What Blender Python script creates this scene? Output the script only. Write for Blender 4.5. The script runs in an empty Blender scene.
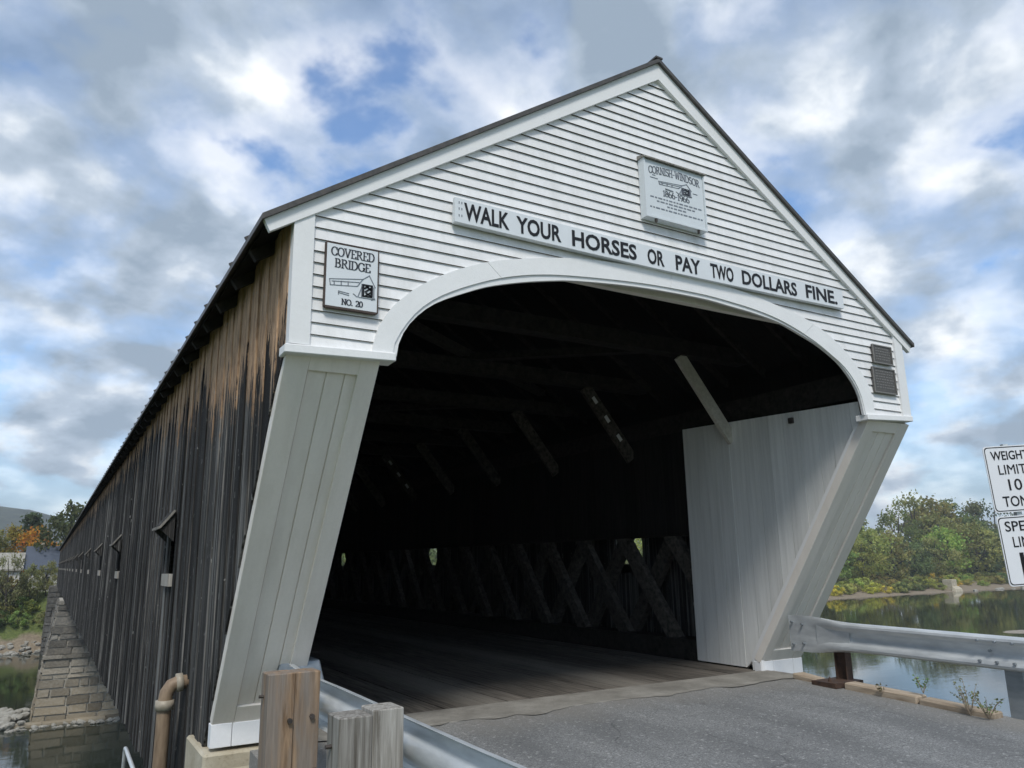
import bpy, bmesh, math, random
from mathutils import Vector, Matrix
R_ = math.radians
sc = bpy.context.scene
COL = sc.collection

# ------------------------------------------------------------------ camera
cd = bpy.data.cameras.new('camera'); cam = bpy.data.objects.new('camera', cd); COL.objects.link(cam)
yaw, pit, rol = 0.534732, 0.224863, -0.016965
F = Vector((math.sin(yaw)*math.cos(pit), math.cos(yaw)*math.cos(pit), math.sin(pit)))
Rr = Vector((math.cos(yaw), -math.sin(yaw), 0)); Uu = Rr.cross(F)
R2 = Rr*math.cos(rol)+Uu*math.sin(rol); U2 = -Rr*math.sin(rol)+Uu*math.cos(rol)
m = Matrix((R2, U2, -F)).transposed().to_4x4(); m.translation = Vector((-4.9578, -5.3373, 1.4157))
cam.matrix_world = m
cd.sensor_width = 36; cd.lens = 768.4/1024*36; cd.clip_end = 9000; cd.clip_start = .05
sc.camera = cam

# ------------------------------------------------------------------ sky, sun, exposure
CLOUD_OFF = (4.1, 2.2, 0)
SUN_EL, SUN_AZ = 52, 208           # azimuth clockwise from +Y (the bridge axis)
w = bpy.data.worlds.new('World'); sc.world = w; w.use_nodes = True
nt = w.node_tree; nt.nodes.clear()
def N(tree, typ, **kw):
    n = tree.nodes.new(typ)
    for k, v in kw.items(): setattr(n, k, v)
    return n
def L(tree, a, b): tree.links.new(a, b)
def math_n(t, op, a, b=None, c=None, clamp=False):
    n = N(t, 'ShaderNodeMath', operation=op, use_clamp=clamp)
    for i, v in enumerate((a, b, c)):
        if v is None: continue
        if isinstance(v, (int, float)): n.inputs[i].default_value = v
        else: L(t, v, n.inputs[i])
    return n.outputs[0]
def ramp(t, fac, stops, interp='LINEAR'):
    n = N(t, 'ShaderNodeValToRGB'); r = n.color_ramp; r.interpolation = interp
    while len(r.elements) < len(stops): r.elements.new(.5)
    for e, (p, c) in zip(r.elements, stops):
        e.position = p
        e.color = (c, c, c, 1) if isinstance(c, (int, float)) else (*c, 1)
    L(t, fac, n.inputs[0]); return n.outputs[0]
def noise(t, vec, scale, detail=6, rough=.55, dist=0, dims='3D', lac=2.0):
    n = N(t, 'ShaderNodeTexNoise', noise_dimensions=dims)
    n.inputs['Scale'].default_value = scale; n.inputs['Detail'].default_value = detail
    n.inputs['Roughness'].default_value = rough; n.inputs['Distortion'].default_value = dist
    n.inputs['Lacunarity'].default_value = lac
    if vec is not None: L(t, vec, n.inputs['Vector'])
    return n.outputs[0]
def mixc(t, fac, a, b, mode='MIX'):
    n = N(t, 'ShaderNodeMix', data_type='RGBA', blend_type=mode)
    for i, v in ((0, fac), (6, a), (7, b)):
        if isinstance(v, (int, float)): n.inputs[i].default_value = v
        elif isinstance(v, tuple): n.inputs[i].default_value = (*v, 1)
        else: L(t, v, n.inputs[i])
    return n.outputs[2]

sky = N(nt, 'ShaderNodeTexSky', sky_type='NISHITA'); sky.sun_disc = False
sky.sun_elevation = R_(SUN_EL); sky.sun_rotation = R_(SUN_AZ); sky.air_density = 1.0; sky.dust_density = .6
bgs = N(nt, 'ShaderNodeBackground'); bgs.inputs[1].default_value = .125
skyc = mixc(nt, 1.0, sky.outputs[0], (.72, .96, 1.16), 'MULTIPLY'); L(nt, skyc, bgs.inputs[0])
tc = N(nt, 'ShaderNodeTexCoord'); sx = N(nt, 'ShaderNodeSeparateXYZ'); L(nt, tc.outputs['Generated'], sx.inputs[0])
zc = math_n(nt, 'ADD', math_n(nt, 'MAXIMUM', sx.outputs[2], 0.0), .40)
px = math_n(nt, 'DIVIDE', sx.outputs[0], zc); py = math_n(nt, 'DIVIDE', sx.outputs[1], zc)
cv = N(nt, 'ShaderNodeCombineXYZ'); L(nt, px, cv.inputs[0]); L(nt, py, cv.inputs[1]); cv.inputs[2].default_value = 3.7
mp = N(nt, 'ShaderNodeMapping'); L(nt, cv.outputs[0], mp.inputs[0])
mp.inputs['Location'].default_value = CLOUD_OFF; mp.inputs['Rotation'].default_value = (0, 0, R_(-30)); mp.inputs['Scale'].default_value = (1.0, 1.0, 1)
n1 = noise(nt, mp.outputs[0], 4.3, 8, .50, .12)
n2 = noise(nt, mp.outputs[0], 5.4, 7, .52, .12)
n3 = noise(nt, mp.outputs[0], 1.9, 3, .5)
dens = math_n(nt, 'ADD', math_n(nt, 'MULTIPLY', n1, .72), math_n(nt, 'MULTIPLY', n3, .28))
cover = ramp(nt, dens, [(.39, .05), (.465, .58), (.55, .97)], 'EASE')
lowsky = N(nt, 'ShaderNodeMapRange'); lowsky.inputs[1].default_value = .02; lowsky.inputs[2].default_value = .30; lowsky.inputs[3].default_value = .80; lowsky.inputs[4].default_value = 0; L(nt, sx.outputs[2], lowsky.inputs[0])
cover = math_n(nt, 'MAXIMUM', cover, lowsky.outputs[0])
lit = math_n(nt, 'ADD', math_n(nt, 'MULTIPLY', n2, .75), math_n(nt, 'MULTIPLY', math_n(nt, 'SUBTRACT', .53, dens), .85))
ccol = ramp(nt, lit, [(.29, (.30, .375, .465)), (.39, (.48, .56, .66)), (.465, (.84, .885, .93)), (.56, (1.25, 1.23, 1.18))])
bgc = N(nt, 'ShaderNodeBackground'); L(nt, ccol, bgc.inputs[0]); bgc.inputs[1].default_value = .82
mx = N(nt, 'ShaderNodeMixShader'); L(nt, cover, mx.inputs[0]); L(nt, bgs.outputs[0], mx.inputs[1]); L(nt, bgc.outputs[0], mx.inputs[2])
wo = N(nt, 'ShaderNodeOutputWorld'); L(nt, mx.outputs[0], wo.inputs[0])

sl = bpy.data.lights.new('sun', 'SUN'); sl.energy = 1.8; sl.angle = R_(14); sl.color = (1, .96, .9)
so = bpy.data.objects.new('sun', sl); COL.objects.link(so)
az = R_(SUN_AZ); el = R_(SUN_EL)
sd = Vector((math.sin(az)*math.cos(el), math.cos(az)*math.cos(el), math.sin(el)))
so.rotation_euler = sd.to_track_quat('Z', 'Y').to_euler(); so.location = (0, -20, 30)
sc.view_settings.view_transform = 'Standard'; sc.view_settings.look = 'None'
sc.view_settings.exposure = 0.5; sc.view_settings.gamma = 1
sc.render.engine = 'CYCLES'

# ------------------------------------------------------------------ helpers
rnd = random.Random(11)
class MB:
    def __init__(s): s.v = []; s.f = []; s.a = []; s.mi = []
    def add(s, vs, fs, a=0., mi=0):
        o = len(s.v); s.v += [tuple(p) for p in vs]; s.f += [tuple(i+o for i in f) for f in fs]
        s.a += [a]*len(vs); s.mi += [mi]*len(fs); return s
    def box(s, x0, x1, y0, y1, z0, z1, a=0., mi=0):
        return s.hexa([(x0,y0,z0),(x1,y0,z0),(x1,y1,z0),(x0,y1,z0),(x0,y0,z1),(x1,y0,z1),(x1,y1,z1),(x0,y1,z1)], a, mi)
    def hexa(s, p, a=0., mi=0):
        return s.add(p, [(3,2,1,0),(4,5,6,7),(0,1,5,4),(1,2,6,5),(2,3,7,6),(3,0,4,7)], a, mi)
    def beam(s, p0, p1, w, h, up=(0,0,1), a=0., mi=0):      # w across, h along up
        p0 = Vector(p0); p1 = Vector(p1); d = (p1-p0).normalized()
        x = d.cross(Vector(up)).normalized(); u = x.cross(d)
        q = []
        for p in (p0, p1):
            q += [p-x*w/2-u*h/2, p+x*w/2-u*h/2, p+x*w/2+u*h/2, p-x*w/2+u*h/2]
        return s.add(q, [(0,1,2,3),(7,6,5,4),(0,4,5,1),(1,5,6,2),(2,6,7,3),(3,7,4,0)], a, mi)
    def tube(s, pts, rad, n=10, a=0., caps=True, mi=0):
        pts = [Vector(p) for p in pts]; rs = rad if isinstance(rad, (list, tuple)) else [rad]*len(pts)
        vs = []; fs = []; ref = None
        for i, p in enumerate(pts):
            d = (pts[min(i+1, len(pts)-1)]-pts[max(i-1, 0)]).normalized()
            if ref is None: ref = Vector((1,0,0)) if abs(d.x) < .9 else Vector((0,1,0))
            x = (ref-d*ref.dot(d)).normalized(); ref = x; y = d.cross(x)
            for k in range(n):
                t = 2*math.pi*k/n; vs.append(p+(x*math.cos(t)+y*math.sin(t))*rs[i])
        for i in range(len(pts)-1):
            for k in range(n):
                fs.append((i*n+k, i*n+(k+1)%n, (i+1)*n+(k+1)%n, (i+1)*n+k))
        if caps: fs += [tuple(range(n))[::-1], tuple(range((len(pts)-1)*n, len(pts)*n))]
        return s.add(vs, fs, a, mi)
    def build(s, name, mat, parent=None, smooth=False, bevel=0.):
        me = bpy.data.meshes.new(name); me.from_pydata(s.v, [], s.f)
        at = me.attributes.new('rnd', 'FLOAT', 'POINT'); at.data.foreach_set('value', [float(q) for q in s.a])
        mats = mat if isinstance(mat, (list, tuple)) else [mat]
        for q in mats: me.materials.append(q)
        if len(mats) > 1: me.polygons.foreach_set('material_index', s.mi)
        if smooth: me.polygons.foreach_set('use_smooth', [True]*len(me.polygons))
        bm = bmesh.new(); bm.from_mesh(me); bmesh.ops.recalc_face_normals(bm, faces=bm.faces)
        if bevel: bmesh.ops.bevel(bm, geom=bm.edges[:], offset=bevel, segments=1, affect='EDGES', clamp_overlap=True)
        bm.to_mesh(me); bm.free()
        o = bpy.data.objects.new(name, me); COL.objects.link(o)
        if parent is not None: o.parent = parent
        return o
def empty(name, loc=(0,0,0)):
    o = bpy.data.objects.new(name, None); COL.objects.link(o); o.location = loc; o.empty_display_size = .3; return o
def tag(o, label=None, cat=None, group=None, kind=None):
    for k, v in (('label', label), ('category', cat), ('group', group), ('kind', kind)):
        if v: o[k] = v
    return o
def lerp(a, b, t): return a+(b-a)*t
def spline(pts, n):
    P = [Vector(p) for p in pts]; P = [P[0]*2-P[1]]+P+[P[-1]*2-P[-2]]
    dense = []
    for i in range(1, len(P)-2):
        for k in range(20):
            t = k/20; a, b, c, d = P[i-1:i+3]
            dense.append(.5*((2*b)+(c-a)*t+(2*a-5*b+4*c-d)*t*t+(3*b-a-3*c+d)*t**3))
    dense.append(P[-2])
    ln = [0]
    for i in range(1, len(dense)): ln.append(ln[-1]+(dense[i]-dense[i-1]).length)
    out = []; j = 0
    for k in range(n+1):
        s = ln[-1]*k/n
        while j < len(ln)-2 and ln[j+1] < s: j += 1
        out.append(dense[j].lerp(dense[j+1], (s-ln[j])/max(1e-9, ln[j+1]-ln[j])))
    return out

# ------------------------------------------------------------------ materials
def newmat(name, rough=.7, metal=0., spec=.3):
    mt = bpy.data.materials.new(name); mt.use_nodes = True; t = mt.node_tree
    b = t.nodes['Principled BSDF']; b.inputs['Roughness'].default_value = rough; b.inputs['Metallic'].default_value = metal
    b.inputs['Specular IOR Level'].default_value = spec
    return mt, t, b
def pos(t):
    g = N(t, 'ShaderNodeNewGeometry'); return g.outputs['Position']
def scaled(t, vec, s, loc=(0,0,0), rot=(0,0,0)):
    n = N(t, 'ShaderNodeMapping'); n.inputs['Scale'].default_value = s; n.inputs['Location'].default_value = loc; n.inputs['Rotation'].default_value = rot
    L(t, vec, n.inputs[0]); return n.outputs[0]
def rndattr(t):
    n = N(t, 'ShaderNodeAttribute', attribute_name='rnd'); return n.outputs['Fac']
def bump(t, b, h, strength=.3, dist=.01):
    n = N(t, 'ShaderNodeBump'); n.inputs['Strength'].default_value = strength; n.inputs['Distance'].default_value = dist
    L(t, h, n.inputs['Height']); L(t, n.outputs[0], b.inputs['Normal'])

def mat_paint(name, col, dirt, streak=(6, 6, .5), amt=.5, vary=.08):
    mt, t, b = newmat(name, .55, 0, .35); p = pos(t)
    a = noise(t, scaled(t, p, streak), 1.6, 7, .65)
    g = noise(t, p, 38, 4, .6)
    f = ramp(t, a, [(.42, 0), (.75, amt)])
    c = mixc(t, f, col, dirt)
    r = rndattr(t)
    v = math_n(t, 'ADD', math_n(t, 'MULTIPLY', r, vary), 1-vary/2)
    v = math_n(t, 'MULTIPLY', v, math_n(t, 'ADD', math_n(t, 'MULTIPLY', g, .10), .95))
    hs = N(t, 'ShaderNodeHueSaturation'); L(t, c, hs.inputs['Color']); L(t, v, hs.inputs['Value'])
    # small peeled spots down to grey wood
    pe = ramp(t, noise(t, scaled(t, p, (9, 9, 4)), 3.1, 6, .7, .3), [(.70, 0), (.735, .75)])
    c2 = mixc(t, pe, hs.outputs[0], (.34, .32, .29))
    L(t, c2, b.inputs['Base Color']); bump(t, b, noise(t, scaled(t, p, (18, 18, 18)), 3, 5, .6), .25, .004)
    return mt
M = {}
M['white'] = mat_paint('white_paint', (.82, .815, .81), (.52, .52, .49), (4, 4, 1.2), .42, .11)
M['trim'] = mat_paint('white_trim_paint', (.81, .81, .80), (.60, .61, .60), (1.5, 1.5, 1.5), .22, .05)
M['leg'] = mat_paint('leg_paint', (.80, .755, .69), (.54, .49, .42), (5, 1.2, .8), .35, .08)
M['panel'] = mat_paint('panel_paint', (.80, .80, .77), (.50, .50, .47), (7, 11, .5), .5, .16)
M['newboard'] = mat_paint('new_white_board', (.82, .83, .84), (.66, .66, .66), (3, 3, 3), .2, .05)

def mat_siding():
    mt, t, b = newmat('weathered_siding', .85, 0, .15); p = pos(t); r = rndattr(t)
    cmb = N(t, 'ShaderNodeCombineXYZ'); L(t, math_n(t, 'MULTIPLY', r, 37.0), cmb.inputs[0]); L(t, math_n(t, 'MULTIPLY', r, 91.0), cmb.inputs[2])
    va = N(t, 'ShaderNodeVectorMath', operation='ADD'); L(t, p, va.inputs[0]); L(t, cmb.outputs[0], va.inputs[1])
    q = va.outputs[0]
    fine = noise(t, scaled(t, q, (40, 60, 1.1)), 1.5, 8, .72)
    streak = noise(t, scaled(t, q, (14, 19, .30)), 1.4, 7, .66)
    blot = noise(t, scaled(t, q, (6, 8, 2.2)), 1.5, 7, .7)
    wear = noise(t, scaled(t, p, (.5, .30, .30)), 1.0, 4, .55)
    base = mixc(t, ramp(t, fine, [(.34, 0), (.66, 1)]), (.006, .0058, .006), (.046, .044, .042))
    k = math_n(t, 'ADD', math_n(t, 'ADD', streak, math_n(t, 'MULTIPLY', r, .16)), math_n(t, 'MULTIPLY', wear, .22))
    pale = ramp(t, k, [(.695, 0), (.81, .75), (.92, .95)])
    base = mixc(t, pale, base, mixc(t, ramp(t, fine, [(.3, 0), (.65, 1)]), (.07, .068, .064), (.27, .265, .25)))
    hv = N(t, 'ShaderNodeHueSaturation'); L(t, base, hv.inputs['Color']); L(t, math_n(t, 'ADD', math_n(t, 'MULTIPLY', math_n(t, 'FRACT', math_n(t, 'MULTIPLY', r, 7.7)), 1.0), .55), hv.inputs['Value'])
    base = hv.outputs[0]
    # unweathered brown boards below the eave, each board ending at its own height
    sp = N(t, 'ShaderNodeSeparateXYZ'); L(t, p, sp.inputs[0])
    edge = N(t, 'ShaderNodeMapRange'); edge.inputs[1].default_value = 0; edge.inputs[2].default_value = 8; edge.inputs[3].default_value = 2.86; edge.inputs[4].default_value = 3.58
    L(t, sp.outputs[1], edge.inputs[0])
    e2 = math_n(t, 'SUBTRACT', sp.outputs[2], edge.outputs[0])
    e2 = math_n(t, 'ADD', e2, math_n(t, 'MULTIPLY', math_n(t, 'SUBTRACT', r, .5), .45))
    e2 = math_n(t, 'ADD', e2, math_n(t, 'MULTIPLY', math_n(t, 'SUBTRACT', streak, .5), 1.5))
    e2 = math_n(t, 'ADD', e2, math_n(t, 'MULTIPLY', math_n(t, 'SUBTRACT', blot, .5), 1.9))
    e2 = math_n(t, 'ADD', e2, math_n(t, 'MULTIPLY', math_n(t, 'SUBTRACT', fine, .5), .8))
    bf = ramp(t, math_n(t, 'ADD', e2, .5), [(.40, 0), (.60, .95)])
    br = mixc(t, ramp(t, fine, [(.3, 0), (.7, 1)]), (.30, .165, .085), (.78, .55, .36))
    br2 = mixc(t, ramp(t, blot, [(.45, 0), (.65, .7)]), br, (.13, .085, .055))
    base = mixc(t, bf, base, br2)
    fl = ramp(t, noise(t, scaled(t, q, (12, 12, 4)), 2.4, 3, .5), [(.695, 0), (.72, .8)])
    base = mixc(t, fl, base, (.36, .36, .34))
    L(t, base, b.inputs['Base Color']); bump(t, b, math_n(t, 'ADD', fine, math_n(t, 'MULTIPLY', blot, .5)), .8, .014); return mt
M['siding'] = mat_siding()

def mat_wood(name, dark, light, sc_=(14, 14, 1.0), rough=.85, vary=.5, b_str=.4):
    mt, t, b = newmat(name, rough, 0, .15); p = pos(t); r = rndattr(t)
    cmb = N(t, 'ShaderNodeCombineXYZ'); L(t, math_n(t, 'MULTIPLY', r, 23.0), cmb.inputs[2]); L(t, math_n(t, 'MULTIPLY', r, 11.0), cmb.inputs[0])
    va = N(t, 'ShaderNodeVectorMath', operation='ADD'); L(t, p, va.inputs[0]); L(t, cmb.outputs[0], va.inputs[1])
    f = noise(t, scaled(t, va.outputs[0], sc_), 2.0, 8, .65, .4)
    c = mixc(t, ramp(t, f, [(.32, 0), (.70, 1)]), dark, light)
    hv = N(t, 'ShaderNodeHueSaturation'); L(t, c, hv.inputs['Color']); L(t, math_n(t, 'ADD', math_n(t, 'MULTIPLY', r, vary), 1-vary/2), hv.inputs['Value'])
    L(t, hv.outputs[0], b.inputs['Base Color']); bump(t, b, f, b_str, .01); return mt
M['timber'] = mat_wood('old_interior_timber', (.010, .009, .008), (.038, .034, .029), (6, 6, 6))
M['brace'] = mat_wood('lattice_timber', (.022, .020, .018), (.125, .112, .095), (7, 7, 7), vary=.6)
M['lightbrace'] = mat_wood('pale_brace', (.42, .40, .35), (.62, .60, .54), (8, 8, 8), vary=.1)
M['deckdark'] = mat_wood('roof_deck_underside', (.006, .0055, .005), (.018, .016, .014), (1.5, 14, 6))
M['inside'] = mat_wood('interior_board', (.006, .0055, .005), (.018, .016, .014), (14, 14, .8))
M['plank'] = mat_wood('floor_plank', (.045, .040, .035), (.19, .17, .145), (16, .8, 4), vary=.5)
_t = M['plank'].node_tree; _b = _t.nodes['Principled BSDF']; _src = _b.inputs['Base Color'].links[0].from_socket
_s = N(_t, 'ShaderNodeSeparateXYZ'); L(_t, pos(_t), _s.inputs[0])
_k = math_n(_t, 'ABSOLUTE', math_n(_t, 'SUBTRACT', math_n(_t, 'ABSOLUTE', _s.outputs[0]), .95))
_k = math_n(_t, 'ADD', _k, math_n(_t, 'MULTIPLY', noise(_t, scaled(_t, pos(_t), (3, .5, 1)), 1.5, 5, .6), .5))
L(_t, mixc(_t, ramp(_t, _k, [(.30, .6), (.65, 0)]), _src, (.27, .25, .215)), _b.inputs['Base Color'])
M['post'] = mat_wood('post_wood', (.12, .075, .045), (.40, .28, .18), (16, 16, 1.2), vary=.2)
_t = M['post'].node_tree; _b = _t.nodes['Principled BSDF']; _src = _b.inputs['Base Color'].links[0].from_socket
_w = noise(_t, scaled(_t, pos(_t), (9, 9, 1.3)), 1.0, 5, .6, .5)
L(_t, mixc(_t, ramp(_t, _w, [(.36, 0), (.56, .85)]), _src, mixc(_t, noise(_t, scaled(_t, pos(_t), (30, 30, 1.5)), 2, 6, .6), (.10, .09, .08), (.34, .30, .26))), _b.inputs['Base Color'])
M['postgrey'] = mat_wood('post_wood_grey', (.13, .115, .095), (.47, .45, .41), (22, 22, 1.0), vary=.45)
M['kerb'] = mat_wood('kerb_timber', (.22, .17, .12), (.46, .38, .29), (12, 1.2, 12), vary=.3)

def mat_metal(name, c1, c2, rough=.45, metal=.75, sc_=(8, 2, 8)):
    mt, t, b = newmat(name, rough, metal, .5); p = pos(t)
    f = noise(t, scaled(t, p, sc_), 2, 6, .6)
    L(t, mixc(t, ramp(t, f, [(.3, 0), (.7, 1)]), c1, c2), b.inputs['Base Color'])
    L(t, ramp(t, f, [(.3, rough-.08), (.7, rough+.12)]), b.inputs['Roughness'])
    bump(t, b, noise(t, p, 60, 3), .08, .002); return mt
M['galv'] = mat_metal('galvanised_steel', (.50, .53, .545), (.69, .715, .72), .40, .35)
M['galvdark'] = mat_metal('dull_steel', (.20, .23, .25), (.32, .35, .37), .5, .5)
M['rust'] = mat_metal('rusty_steel', (.035, .022, .016), (.10, .055, .035), .8, .1, (9, 9, 9))
M['pipe'] = mat_metal('brown_pipe', (.17, .115, .072), (.33, .245, .165), .6, .1, (7, 7, 2))
M['pipejoint'] = mat_metal('pale_pipe_coupling', (.30, .26, .20), (.44, .39, .31), .55, .1)
M['roof'] = mat_metal('dark_roof_metal', (.055, .052, .048), (.11, .10, .09), .5, .25)
M['bronze'] = mat_metal('bronze_plaque', (.075, .070, .064), (.135, .125, .11), .5, .3, (20, 20, 20))
M['bronzehi'] = mat_metal('worn_bronze', (.16, .15, .135), (.26, .245, .22), .45, .3, (20, 20, 20))
M['bolt'] = mat_metal('bolt_steel', (.05, .045, .04), (.12, .10, .09), .6, .5)

def mat_simple(name, col, rough=.7, vary=.15, sc_=4):
    mt, t, b = newmat(name, rough); p = pos(t)
    f = noise(t, p, sc_, 5, .6)
    hv = N(t, 'ShaderNodeHueSaturation'); hv.inputs['Color'].default_value = (*col, 1)
    L(t, math_n(t, 'ADD', math_n(t, 'MULTIPLY', f, vary*2), 1-vary), hv.inputs['Value'])
    L(t, hv.outputs[0], b.inputs['Base Color']); return mt
M['black'] = mat_simple('black_letter_paint', (.012, .012, .014), .5, .2, 30)
M['greyink'] = mat_simple('faded_grey_paint', (.20, .22, .25), .6, .2, 40)
M['darkink'] = mat_simple('faded_black_paint', (.06, .065, .08), .6, .3, 40)
M['signface'] = mat_simple('sign_face', (.70, .73, .75), .5, .06, 5)
M['signcool'] = mat_simple('aged_sign_face', (.66, .70, .72), .5, .08, 6)
M['traffic'] = mat_simple('traffic_sign_face', (.76, .77, .79), .35, .03, 5)
M['reflector'] = mat_simple('reflector', (.72, .73, .74), .3, .05)
M['shadowgap'] = mat_simple('dark_wood_and_shadow_line', (.085, .064, .056), .9, .3)  # dark wood colour, also paints the shadow lines under the clapboards
M['house'] = mat_simple('house_wall', (.62, .61, .58), .7, .1, .7)
M['houseroof'] = mat_simple('slate_blue_roof', (.075, .09, .118), .6, .15, .8)
M['glass'] = mat_simple('dark_window', (.035, .04, .05), .15, .1)

def ramp_range(t, v, a, b_, top):
    n = N(t, 'ShaderNodeMapRange'); n.inputs[1].default_value = a; n.inputs[2].default_value = b_; n.inputs[4].default_value = top; L(t, v, n.inputs[0]); return n.outputs[0]
def mat_asphalt():
    mt, t, b = newmat('asphalt', .82, 0, .3); p = pos(t)
    g = noise(t, p, 70, 4, .8); g2 = noise(t, p, 24, 4, .7); big = noise(t, scaled(t, p, (1.2, .35, 1)), 1.3, 5, .6)
    c = mixc(t, ramp(t, g, [(.36, 0), (.66, 1)]), (.095, .098, .098), (.38, .385, .38))
    c = mixc(t, ramp(t, big, [(.38, 0), (.66, .6)]), c, (.105, .108, .11))
    c = mixc(t, ramp(t, g2, [(.58, 0), (.66, .65)]), c, (.50, .50, .48))
    vo = N(t, 'ShaderNodeTexVoronoi', feature='DISTANCE_TO_EDGE'); vo.inputs['Scale'].default_value = 1.0
    L(t, scaled(t, noise_vec(t, p), (.7, .5, .7)), vo.inputs['Vector'])
    cr = math_n(t, 'MULTIPLY', ramp(t, vo.outputs['Distance'], [(.0, .6), (.009, 0)]), ramp(t, big, [(.42, 0), (.62, .7)]))
    c = mixc(t, cr, c, (.03, .03, .03))
    spx = N(t, 'ShaderNodeSeparateXYZ'); L(t, p, spx.inputs[0])
    sand = math_n(t, 'ADD', math_n(t, 'ABSOLUTE', spx.outputs[0]), math_n(t, 'MULTIPLY', math_n(t, 'SUBTRACT', big, .5), 1.6))
    sand2 = math_n(t, 'ADD', spx.outputs[1], math_n(t, 'MULTIPLY', math_n(t, 'SUBTRACT', big, .5), 1.4))
    sf = math_n(t, 'MAXIMUM', ramp_range(t, sand, 2.25, 2.95, .55), ramp_range(t, sand2, .75, 1.4, .5))
    c = mixc(t, sf, c, (.30, .28, .245))
    L(t, c, b.inputs['Base Color']); bump(t, b, math_n(t, 'ADD', g, math_n(t, 'MULTIPLY', g2, .6)), .7, .012); return mt
def noise_vec(t, p, amt=.5, s=1.6):
    n = N(t, 'ShaderNodeTexNoise'); n.inputs['Scale'].default_value = s; n.inputs['Detail'].default_value = 5; L(t, p, n.inputs['Vector'])
    a = N(t, 'ShaderNodeVectorMath', operation='MULTIPLY_ADD'); L(t, n.outputs['Color'], a.inputs[0]); a.inputs[1].default_value = (amt, amt, amt); L(t, p, a.inputs[2])
    return a.outputs[0]
M['asphalt'] = mat_asphalt()
def mat_concrete(name, c1, c2):
    mt, t, b = newmat(name, .85, 0, .2); p = pos(t)
    f = noise(t, p, 2.2, 8, .65, .3); g = noise(t, p, 45, 3, .6)
    c = mixc(t, ramp(t, f, [(.3, 0), (.7, 1)]), c1, c2)
    c = mixc(t, ramp(t, g, [(.55, 0), (.75, .4)]), c, tuple(x*.55 for x in c1))
    L(t, c, b.inputs['Base Color']); bump(t, b, g, .5, .008); return mt
M['concrete'] = mat_concrete('dusty_concrete', (.17, .16, .14), (.34, .325, .29))
M['block'] = mat_concrete('pale_stone_block', (.34, .29, .20), (.56, .51, .40))
M['stonepale'] = mat_concrete('river_stone', (.20, .19, .16), (.42, .40, .35))
M['sandstone'] = mat_concrete('bank_gravel', (.22, .19, .15), (.36, .32, .26))

def mat_masonry():
    mt, t, b = newmat('pier_masonry', .9, 0, .15); p = pos(t); r = rndattr(t)
    f = noise(t, p, 1.1, 7, .62, .2); g = noise(t, p, 6, 5, .6)
    sp = N(t, 'ShaderNodeSeparateXYZ'); L(t, p, sp.inputs[0])
    k = N(t, 'ShaderNodeMapRange'); L(t, math_n(t, 'ADD', sp.outputs[2], math_n(t, 'MULTIPLY', f, 2.0)), k.inputs[0])
    k.inputs[1].default_value = -8.5; k.inputs[2].default_value = -3.0
    c = mixc(t, k.outputs[0], (.29, .24, .165), (.14, .136, .128))
    c = mixc(t, ramp(t, g, [(.35, 0), (.7, .6)]), c, (.36, .33, .27))
    hv = N(t, 'ShaderNodeHueSaturation'); L(t, c, hv.inputs['Color']); L(t, math_n(t, 'ADD', math_n(t, 'MULTIPLY', r, .8), .55), hv.inputs['Value'])
    L(t, hv.outputs[0], b.inputs['Base Color']); bump(t, b, g, .7, .06); return mt
M['masonry'] = mat_masonry()
M['greymasonry'] = mat_concrete('abutment_masonry', (.075, .072, .065), (.17, .165, .15))
M['mortar'] = mat_simple('mortar', (.38, .36, .31), .9, .3, 3)

def mat_foliage():
    mt, t, b = newmat('foliage', .6, 0, .25); r = rndattr(t)
    oi = N(t, 'ShaderNodeObjectInfo')
    hv = N(t, 'ShaderNodeHueSaturation'); L(t, oi.outputs['Color'], hv.inputs['Color'])
    L(t, math_n(t, 'ADD', math_n(t, 'MULTIPLY', r, 1.25), .62), hv.inputs['Value'])
    rr = math_n(t, 'FRACT', math_n(t, 'MULTIPLY', r, 17.3))
    L(t, math_n(t, 'ADD', math_n(t, 'MULTIPLY', rr, .05), .475), hv.inputs['Hue'])
    L(t, hv.outputs[0], b.inputs['Base Color'])
    tr = N(t, 'ShaderNodeBsdfTranslucent'); L(t, hv.outputs[0], tr.inputs[0])
    mxs = N(t, 'ShaderNodeMixShader'); mxs.inputs[0].default_value = .45
    L(t, b.outputs[0], mxs.inputs[1]); L(t, tr.outputs[0], mxs.inputs[2])
    L(t, mxs.outputs[0], t.nodes['Material Output'].inputs[0]); return mt
M['leaf'] = mat_foliage()
M['bark'] = mat_wood('bark', (.04, .034, .028), (.13, .115, .095), (4, 4, .8))

def mat_terrain():
    mt, t, b = newmat('bank_ground', .95, 0, .1); p = pos(t)
    sp = N(t, 'ShaderNodeSeparateXYZ'); L(t, p, sp.inputs[0])
    f = noise(t, p, .35, 7, .6); g = noise(t, p, 2.5, 5, .65)
    grass = mixc(t, ramp(t, g, [(.3, 0), (.7, 1)]), (.06, .085, .028), (.16, .19, .065))
    sand = mixc(t, ramp(t, g, [(.3, 0), (.7, 1)]), (.17, .135, .095), (.30, .25, .185))
    k = N(t, 'ShaderNodeMapRange'); L(t, math_n(t, 'ADD', sp.outputs[2], math_n(t, 'MULTIPLY', math_n(t, 'SUBTRACT', f, .5), 3.0)), k.inputs[0])
    k.inputs[1].default_value = -8.3; k.inputs[2].default_value = -7.6
    c = mixc(t, k.outputs[0], sand, grass)
    L(t, c, b.inputs['Base Color']); bump(t, b, g, .6, .1); return mt
M['terrain'] = mat_terrain()
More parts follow.
